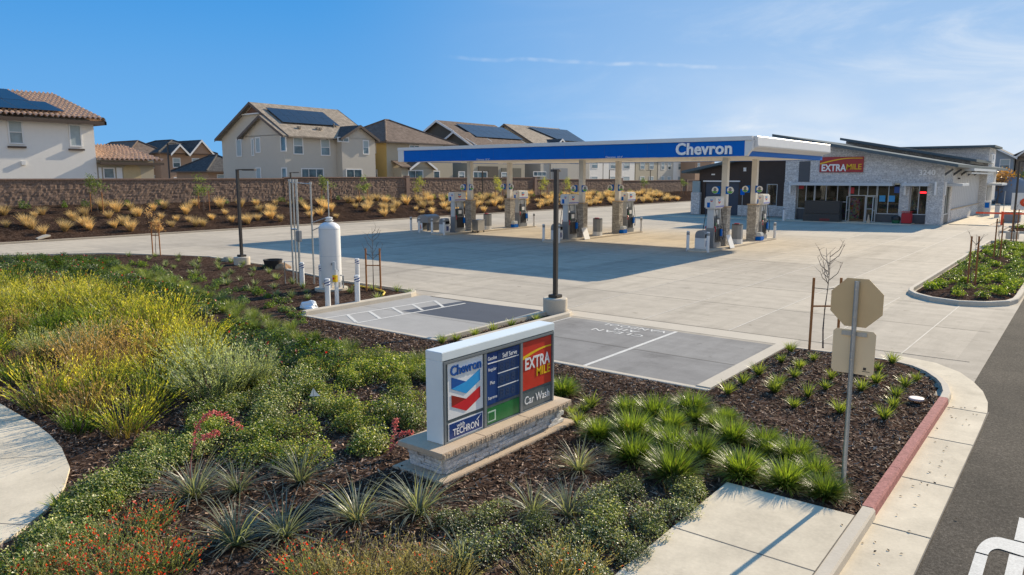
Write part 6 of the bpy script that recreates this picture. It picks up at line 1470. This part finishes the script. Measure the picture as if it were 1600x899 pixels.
# red flowered fuchsia shrubs
CF = [plume(s, 130, 20, .55, .5, (.08, .09, .035), (.22, .27, .11), (.34, .36, .18), lean=.95, leafs=.03, asp=.35, flower=([(.75, .03, .015), (.66, .05, .02), (.80, .08, .04)], .06, 1.4)) for s in (81, 82)]
CD = [plume(s, 130, 18, .50, .5, (.13, .11, .05), (.34, .30, .15), (.46, .39, .21), lean=.95, leafs=.03, asp=.3, flower=([(.80, .07, .02), (.7, .12, .05)], .011, 1.2)) for s in (83, 84)]
for k, (a, b, d_, s) in enumerate(((200, 845, 0, 1.0), (150, 880, 0, 1.0), (235, 815, 0, .8), (225, 900, 0, 1.0), (95, 915, 0, .9), (170, 925, 0, 1.0), (265, 890, 0, .8), (50, 905, 1, .9), (30, 940, 1, .9), (480, 895, 0, .8), (540, 900, 1, 1.), (600, 905, 1, 1.), (660, 890, 1, .8), (640, 925, 1, .9), (560, 930, 1, .9), (700, 915, 1, .8), (845, 915, 1, .8), (890, 905, 1, .9), (870, 945, 1, .9), (500, 930, 1, .9))):
    p = G(a, b, .1); plant((CD if d_ else CF)[k % 2], 'red_flowered_shrub' if not d_ else 'straw_flowered_shrub', p.x, p.y, hz(p.x, p.y), ('wiry grey-green shrub with scarlet flowers by the winding path' if not d_ and a < 300 else 'wiry straw-coloured shrub with few scarlet flowers at the front of the bed'), 'shrub', 'scarlet flowered shrubs by the path' if not d_ and a < 300 else 'straw-coloured shrubs at the front', s, tilt=.08)
p = G(95, 800, .1); plant(SM[0], 'leaf_tuft', p.x, p.y, .09, 'bright tuft at the edge of the winding path', 'plant', None, 1.1)
# green sedge band between the mass and the far bed
SE = [grass_clump(s, 260, .46, .13, .9, .9, .0085, (.06, .10, .022), (.30, .36, .08), m_leafA, 4, dead=(.24, .20, .10)) for s in (91, 92, 93)]
z3p = [(150, 416), (200, 422), (260, 438), (350, 474), (440, 512), (520, 540), (600, 560), (672, 572), (700, 582), (672, 600), (610, 588), (520, 566), (440, 538), (370, 502), (300, 466), (230, 440), (150, 425)]
for k, (x, y) in enumerate(scatter(z3p, .40, margin=.2, keep=.95, lim=260)):
    plant(SE[k % 3], 'sedge_tuft', x, y, hz(x, y), 'fresh green sedge tuft in the band across the beds', 'grass tuft', 'sedge tufts in the diagonal band', pr_.uniform(.65, .95), tilt=.1)
# dark rose shrubs
DR = [mound(s, 1100, .55, .46, .06, .7, [(.03, .06, .014), (.08, .14, .025), (.17, .24, .045), (.05, .085, .02)], m_leafG, 5, flower=([(.55, .02, .03), (.4, .02, .02)], .006, 1.2)) for s in (101, 102)]
for pz in ([(-30, 410), (60, 407), (150, 410), (190, 420), (120, 430), (30, 425), (-30, 424)], [(-20, 425), (60, 428), (150, 432), (230, 448), (300, 474), (340, 498), (300, 500), (200, 478), (90, 456), (0, 450)], [(370, 515), (430, 540), (480, 552), (560, 578), (520, 592), (440, 578), (380, 560), (345, 532)]):
    for k, (x, y) in enumerate(scatter(pz, .62, margin=.35)): plant(DR[k % 2], 'rose_shrub', x, y, hz(x, y), 'dark green rose shrub beside the sedge band', 'shrub', 'dark rose shrubs along the sedge band', pr_.uniform(.8, 1.15), tilt=.06)
# young plants of the far left bed
AG = [grass_clump(s, 46, .42, .05, .9, .45, .026, (.08, .11, .055), (.36, .42, .22), m_leafG, 3) for s in (111, 112)]
YL = [mound(s, 300, .42, .30, .085, .65, [(.07, .13, .025), (.16, .24, .045), (.26, .34, .08)], m_leafG, 4) for s in (113, 114)]
zl_ = [(210, 402), (330, 405), (430, 432), (500, 448), (560, 452), (645, 462), (560, 478), (500, 470), (460, 450), (400, 450), (330, 440), (260, 418)]
for k, (x, y) in enumerate(scatter([(200, 402), (330, 406), (420, 420), (455, 440), (500, 452), (480, 470), (400, 462), (330, 440), (250, 415)], 1.0, margin=.3)):
    plant(AG[k % 2], 'grey_green_tuft', x, y, hz(x, y), 'grey-green spiky tuft on the mulch left of the white tank', 'plant', 'spiky tufts in the far left bed', pr_.uniform(.6, 1.0))
for k, (x, y) in enumerate(scatter([(200, 412), (330, 440), (420, 466), (500, 492), (470, 510), (380, 480), (290, 446)], .95, margin=.3)):
    plant(YL[k % 2], 'young_shrub', x, y, hz(x, y), 'young leafy shrub on the mulch along the sedge band', 'plant', 'young shrubs in the far left bed', pr_.uniform(.6, .95))
for a, b in ((548, 462), (620, 458), (583, 456), (455, 470), (590, 470), (640, 462)):
    p = G(a, b); plant(AG[0], 'grey_green_tuft', p.x, p.y, hz(p.x, p.y), 'grey-green tuft beside the striped bollards', 'plant', 'tufts by the striped bollards', .9)
# planter right of the drive
RP = [mound(s, 300, .40, .27, .08, .65, [(.07, .13, .022), (.17, .25, .04), (.32, .38, .075)], m_leafG, 4) for s in (121, 122, 123)]
for xr in (-4.35, -3.55, -2.75, -2.15):
    y = 29.4 + pr_.uniform(0, .6) + (.8 if xr in (-4.35, -2.15) else 0)
    while y < 55.5:
        if pr_.random() < .88: plant(RP[pr_.randrange(3)], 'leafy_shrub', xr + pr_.uniform(-.2, .2), y, .13, 'low bright leafy plant in the rows of the right planter', 'plant', 'leafy plants in the right planter', pr_.uniform(.8, 1.2))
        y += pr_.uniform(.8, 1.15)
for k in range(14): plant(RP[k % 3], 'leafy_shrub', -4.6 + 1.3 * k + pr_.uniform(-.3, .3), 70.5 + pr_.uniform(-2.5, 2.5), .13, 'leafy plant in the far planter beyond the drive', 'plant', 'leafy plants in the far planter', 1.3)
# golden grasses on the bank
GG = [grass_clump(s, 190 + 30 * (s % 4), 1.12, .14, .62, .6, .018, (.38, .26, .11), (.86, .66, .37), leaf('straw_grass', .7, .35, .15) if False else m_dry, 3) for s in (131, 132, 133, 134, 135)]
y = 17.; k = 0; ng = 0
while y < 116 and ng < 292:
    rows = (-55.1, -56.8, -58.4, -59.8) if y > 50 else (-55.2, -56.6, -58.0, -59.4)
    for r_i, xr in enumerate(rows):
        if pr_.random() < (.92 if y > 50 else .66):
            x = xr + pr_.uniform(-.6, .6); yy = y + pr_.uniform(-.65, .65) + .7 * (r_i % 2); plant(GG[pr_.randrange(5)], 'golden_grass', x, yy, bz(x, yy) - .02, 'golden dry grass tuft on the planted bank below the block wall', 'grass tuft', 'golden grass tufts on the bank', pr_.uniform(.6, 1.2) * (1.0 if y > 50 else .9), tilt=.2); k += 1; ng += 1
    y += 1.2 if y < 50 else 1.42
GS = [mound(s, 260, .42, .55, .10, .6, [(.06, .12, .028), (.11, .20, .04), (.19, .27, .07)], m_leafA, 4) for s in (141, 142)]
y = 14.
while y < 120:
    x = -60.6 + pr_.uniform(-.3, .2); plant(GS[k % 2], 'bank_shrub', x, y, bz(x, y) - .02, 'small green shrub in the row at the foot of the block wall', 'shrub', 'green shrubs at the foot of the wall', pr_.uniform(.7, 1.15)); y += pr_.uniform(1.6, 3.4); k += 1

# ------------------------------------------------------------------ staked trees
def crown(seed, n, rad, ht, size, pal, mat):
    R = np.random.RandomState(seed); cl = np.stack([R.randn(9) * rad * .45, R.randn(9) * rad * .45, R.rand(9) * ht], -1)
    c = cl[R.randint(0, 9, n)]; pos = c + R.randn(n, 3) * np.array([rad * .3, rad * .3, ht * .12]); V, f, C = leaves(R, pos, R.randn(n, 3) + np.array([0, 0, .4]), size, .45, pickcol(R, n, pal)); return leafmesh('leaves', V, f.tolist(), C, mat)
def staked(x, y, z, th, label, stakes, sh=1.75, leafy=None, seed=1, bare=6, gap=.42, rail=True, group=None, cat='tree', rot=0.):
    t = thing('young_tree', (x, y, z), label, cat, group); R = random.Random(seed); cr, sr = math.cos(rot), math.sin(rot)
    M = MB(); bend = R.uniform(-.06, .06); P = [Vector((x + bend * math.sin(k * 1.1), y + bend * math.cos(k), z + th * k / 5)) for k in range(6)]
    M.tube(P, [.022 - .0035 * k for k in range(6)], 6)
    for k in range(bare):
        u = R.uniform(.5, .95); b = P[0].lerp(P[5], u); a = R.uniform(0, 6.28); l = R.uniform(.25, .6) * (1.25 - u * .5); e1 = b + Vector((math.cos(a) * l * .5, math.sin(a) * l * .5, l * .42)); e2 = b + Vector((math.cos(a) * l * .75, math.sin(a) * l * .75, l * 1.0))
        M.tube([b, e1, e2], [.010, .008, .003], 5)
        for q_ in range(2): d = Vector((R.uniform(-.2, .2), R.uniform(-.2, .2), R.uniform(.05, .22))); m_ = e1.lerp(e2, R.uniform(.1, .9)); M.tube([m_, m_ + d], [.005, .002], 4)
    M.build('trunk', m_bark, t, smooth=True)
    if leafy:
        o = bpy.data.objects.new('crown', leafy); COL.objects.link(o); o.parent = t; o.location = (0, 0, th * .55); o.rotation_euler.z = R.uniform(0, 6)
    for s in stakes:
        dx, dy = s * gap * cr, s * gap * sr; M = MB(); M.tube([(x + dx, y + dy, z - .05), (x + dx * .97, y + dy * .97, z + sh)], .033, 8); M.build('stake', m_stake, t, smooth=True)
    if len(stakes) > 1 and rail:
        M = MB(); M.box(x - gap, x + gap, y - .02, y + .02, z + sh * .58, z + sh * .58 + .06) if rot == 0 else M.tube([(x - gap * cr, y - gap * sr, z + sh * .6), (x + gap * cr, y + gap * sr, z + sh * .6)], .022, 6); M.build('rail', m_stake, t)
        M = MB(); M.tube([(x - gap * cr, y - gap * sr, z + sh * .86), (x, y, z + sh * .84), (x + gap * cr, y + gap * sr, z + sh * .86)], .009, 5); M.build('tie', m_black, t)
    return t
vr = YAW
a = G(1263, 542, .08); b = G(1310, 546, .08); c = G(1288, 556, .08)
staked((a.x + b.x) / 2, (a.y + b.y) / 2, .08, 2.35, 'bare young tree between two stakes behind the octagonal road sign', (-1, 1), 1.72, gap=(a - b).length / 2, seed=3, bare=11, rot=vr)
p = G(245, 401); staked(p.x, p.y, .06, 2.35, 'young tree with dry tan leaves between two stakes at the left drive', (-1, 1), 1.75, leafy=crown(5, 420, .36, 1.0, .13, [(.42, .27, .14), (.55, .38, .20)], m_dry), gap=.20, seed=8, rot=vr)
p = G(584, 458); staked(p.x, p.y, .08, 2.3, 'bare young tree between two short stakes right of the white tank', (-1, 1), 1.55, gap=.26, seed=12, bare=9, rot=vr)
p = G(1517, 450); staked(p.x, p.y, .12, 1.9, 'bare tree on thick stakes at the near end of the right planter', (-.16, .16), 1.85, gap=.9, seed=14, rail=False, bare=4, rot=vr)
p = G(1557, 408); staked(p.x, p.y, .12, 2.2, 'thin staked tree halfway along the right planter', (-.2, .2), 2.0, gap=.8, seed=15, rail=False, bare=5, rot=vr)
p = G(1583, 384); staked(p.x, p.y, .12, 2.4, 'thin staked tree towards the far end of the right planter', (-.2, .2), 2.1, gap=.8, seed=16, rail=False, bare=5, rot=vr)
GRN = [crown(s, 560, .55, 1.3, .16, [(.10, .16, .045), (.18, .25, .07), (.28, .33, .10)], m_leafA) for s in (151, 152)]
YEL = crown(153, 560, .55, 1.4, .16, [(.36, .38, .09), (.27, .31, .08), (.45, .43, .12)], m_leafA)
for k, (px, m_, w_) in enumerate(((150, 0, 'leftmost, before the white clay-roofed house'), (318, 1, 'left of the bronze lamp'), (510, 0, 'behind the white tank'), (568, 1, 'below the grey house'), (655, 2, 'left of the left pumps'), (780, 2, 'between the left columns'), (850, 2, 'left of the tall lamp post'), (885, 2, 'behind the middle pumps'), (1006, 0, 'right of the middle pumps'), (1068, 0, 'by the brown shop wing'))):
    p = onx(px, 305, -58.8); z = bz(p.x, p.y) - .03; staked(p.x, p.y, z, 2.55, 'small leafy tree on the planted bank, ' + w_, (-1, 1), 1.6, leafy=YEL if m_ == 2 else GRN[m_], gap=.45, seed=20 + k, rail=False, bare=7, rot=vr)
OR_ = crown(160, 900, 1.6, 3.2, .35, [(.42, .20, .03), (.50, .27, .05), (.30, .15, .05)], m_leafA); BRN = crown(161, 900, 1.6, 3.0, .32, [(.20, .11, .07), (.26, .15, .10)], m_leafA)
for k, (px, y_, me, w_) in enumerate(((1574, 141, OR_, 'orange autumn tree before the far right houses'), (1560, 139, BRN, 'brownish autumn tree left of the orange one, far right'), (1592, 143, GRN[0], 'small green tree right of the orange autumn tree'))):
    p = ony(px, 290, y_); t = thing('autumn_tree', (p.x, p.y, 0), w_, 'tree'); M = MB(); M.tube([(p.x, p.y, 0), (p.x + .1, p.y, 1.6), (p.x, p.y, 3.2)], [.14, .1, .05], 7); M.build('trunk', m_bark, t)
    o = bpy.data.objects.new('crown', me); COL.objects.link(o); o.parent = t; o.location = (0, 0, 1.4); o.scale = (1.2, 1.2, 1.1) if k < 2 else (3, 3, 2.6)

# ------------------------------------------------------------------ loose bark on the near beds
R = np.random.RandomState(77); n = 75000
xy = []
poly = np.array([(-17, 3.0), (-9, 2.6), (-7.5, 1.0), (-3.6, 4.5), (-3.6, 9.3), (-1.95, 9.3), (-1.95, 15.5), (-2.3, 17.5), (-5.6, 18.3), (-5.66, 13.5), (-12.3, 13.5), (-12.3, 18), (-12.9, 18), (-12.9, 13.5), (-18.8, 13.5), (-18, 8)])
x = R.uniform(-19, -1.9, n * 2); y_ = 1.5 + 17 * R.rand(n * 2) ** 1.15
ok = (sdist(poly.tolist(), x, y_) > .02) & (sdist(PATHP, x, y_) < -.03); x, y_ = x[ok][:n], y_[ok][:n]; n = len(x)
z = bedz(x, y_, BED, .085) + R.rand(n) * .018 + .004
L_ = R.uniform(.03, .10, n); W_ = R.uniform(.010, .028, n); a = R.rand(n) * 6.28; pt = R.uniform(-.5, .5, n); rl = R.uniform(-.7, .7, n)
d = np.stack([np.cos(a) * np.cos(pt), np.sin(a) * np.cos(pt), np.sin(pt)], -1); s_ = np.stack([-np.sin(a) * np.cos(rl), np.cos(a) * np.cos(rl), np.sin(rl)], -1)
c = np.stack([x, y_, z], -1); V = np.stack([c - d * L_[:, None] / 2 - s_ * W_[:, None] / 2, c + d * L_[:, None] / 2 - s_ * W_[:, None] * .3, c + d * L_[:, None] / 2 + s_ * W_[:, None] * .3, c - d * L_[:, None] / 2 + s_ * W_[:, None] / 2], 1).reshape(-1, 3)
pal = [(.03, .017, .012), (.05, .029, .02), (.08, .049, .035), (.13, .082, .06), (.21, .14, .105), (.05, .03, .022), (.34, .245, .19)]
o = bpy.data.objects.new('bark_chips', leafmesh('bark_chips', V, np.arange(4 * n).reshape(-1, 4), np.repeat(pickcol(R, n, pal), 4, 0), m_chip)); COL.objects.link(o); tag(o, 'dark brown bark chips strewn over the near beds', 'bark chips', kind='stuff')
# dead leaves in the gutter and on the slab
n = 60; x = np.where(R.rand(n) < .7, R.uniform(-1.76, -1.3, n), R.uniform(-3.2, -.6, n)); y_ = R.uniform(5.5, 16.5, n); z = np.where(x < -1.93, .139, .015); z = np.where((x > -1.95) & (x < -1.77), .145, z)
a = R.rand(n) * 6.28; V, f, C = leaves(R, np.stack([x, y_, z], -1), np.stack([R.randn(n) * .15, R.randn(n) * .15, np.ones(n)], -1), .06, .5, pickcol(R, n, [(.12, .075, .04), (.2, .14, .09), (.07, .045, .03)]))
o = bpy.data.objects.new('fallen_leaves', leafmesh('fallen_leaves', V, f.tolist(), C, m_chip)); COL.objects.link(o); tag(o, 'fallen brown leaves in the gutter', 'leaves', kind='stuff')
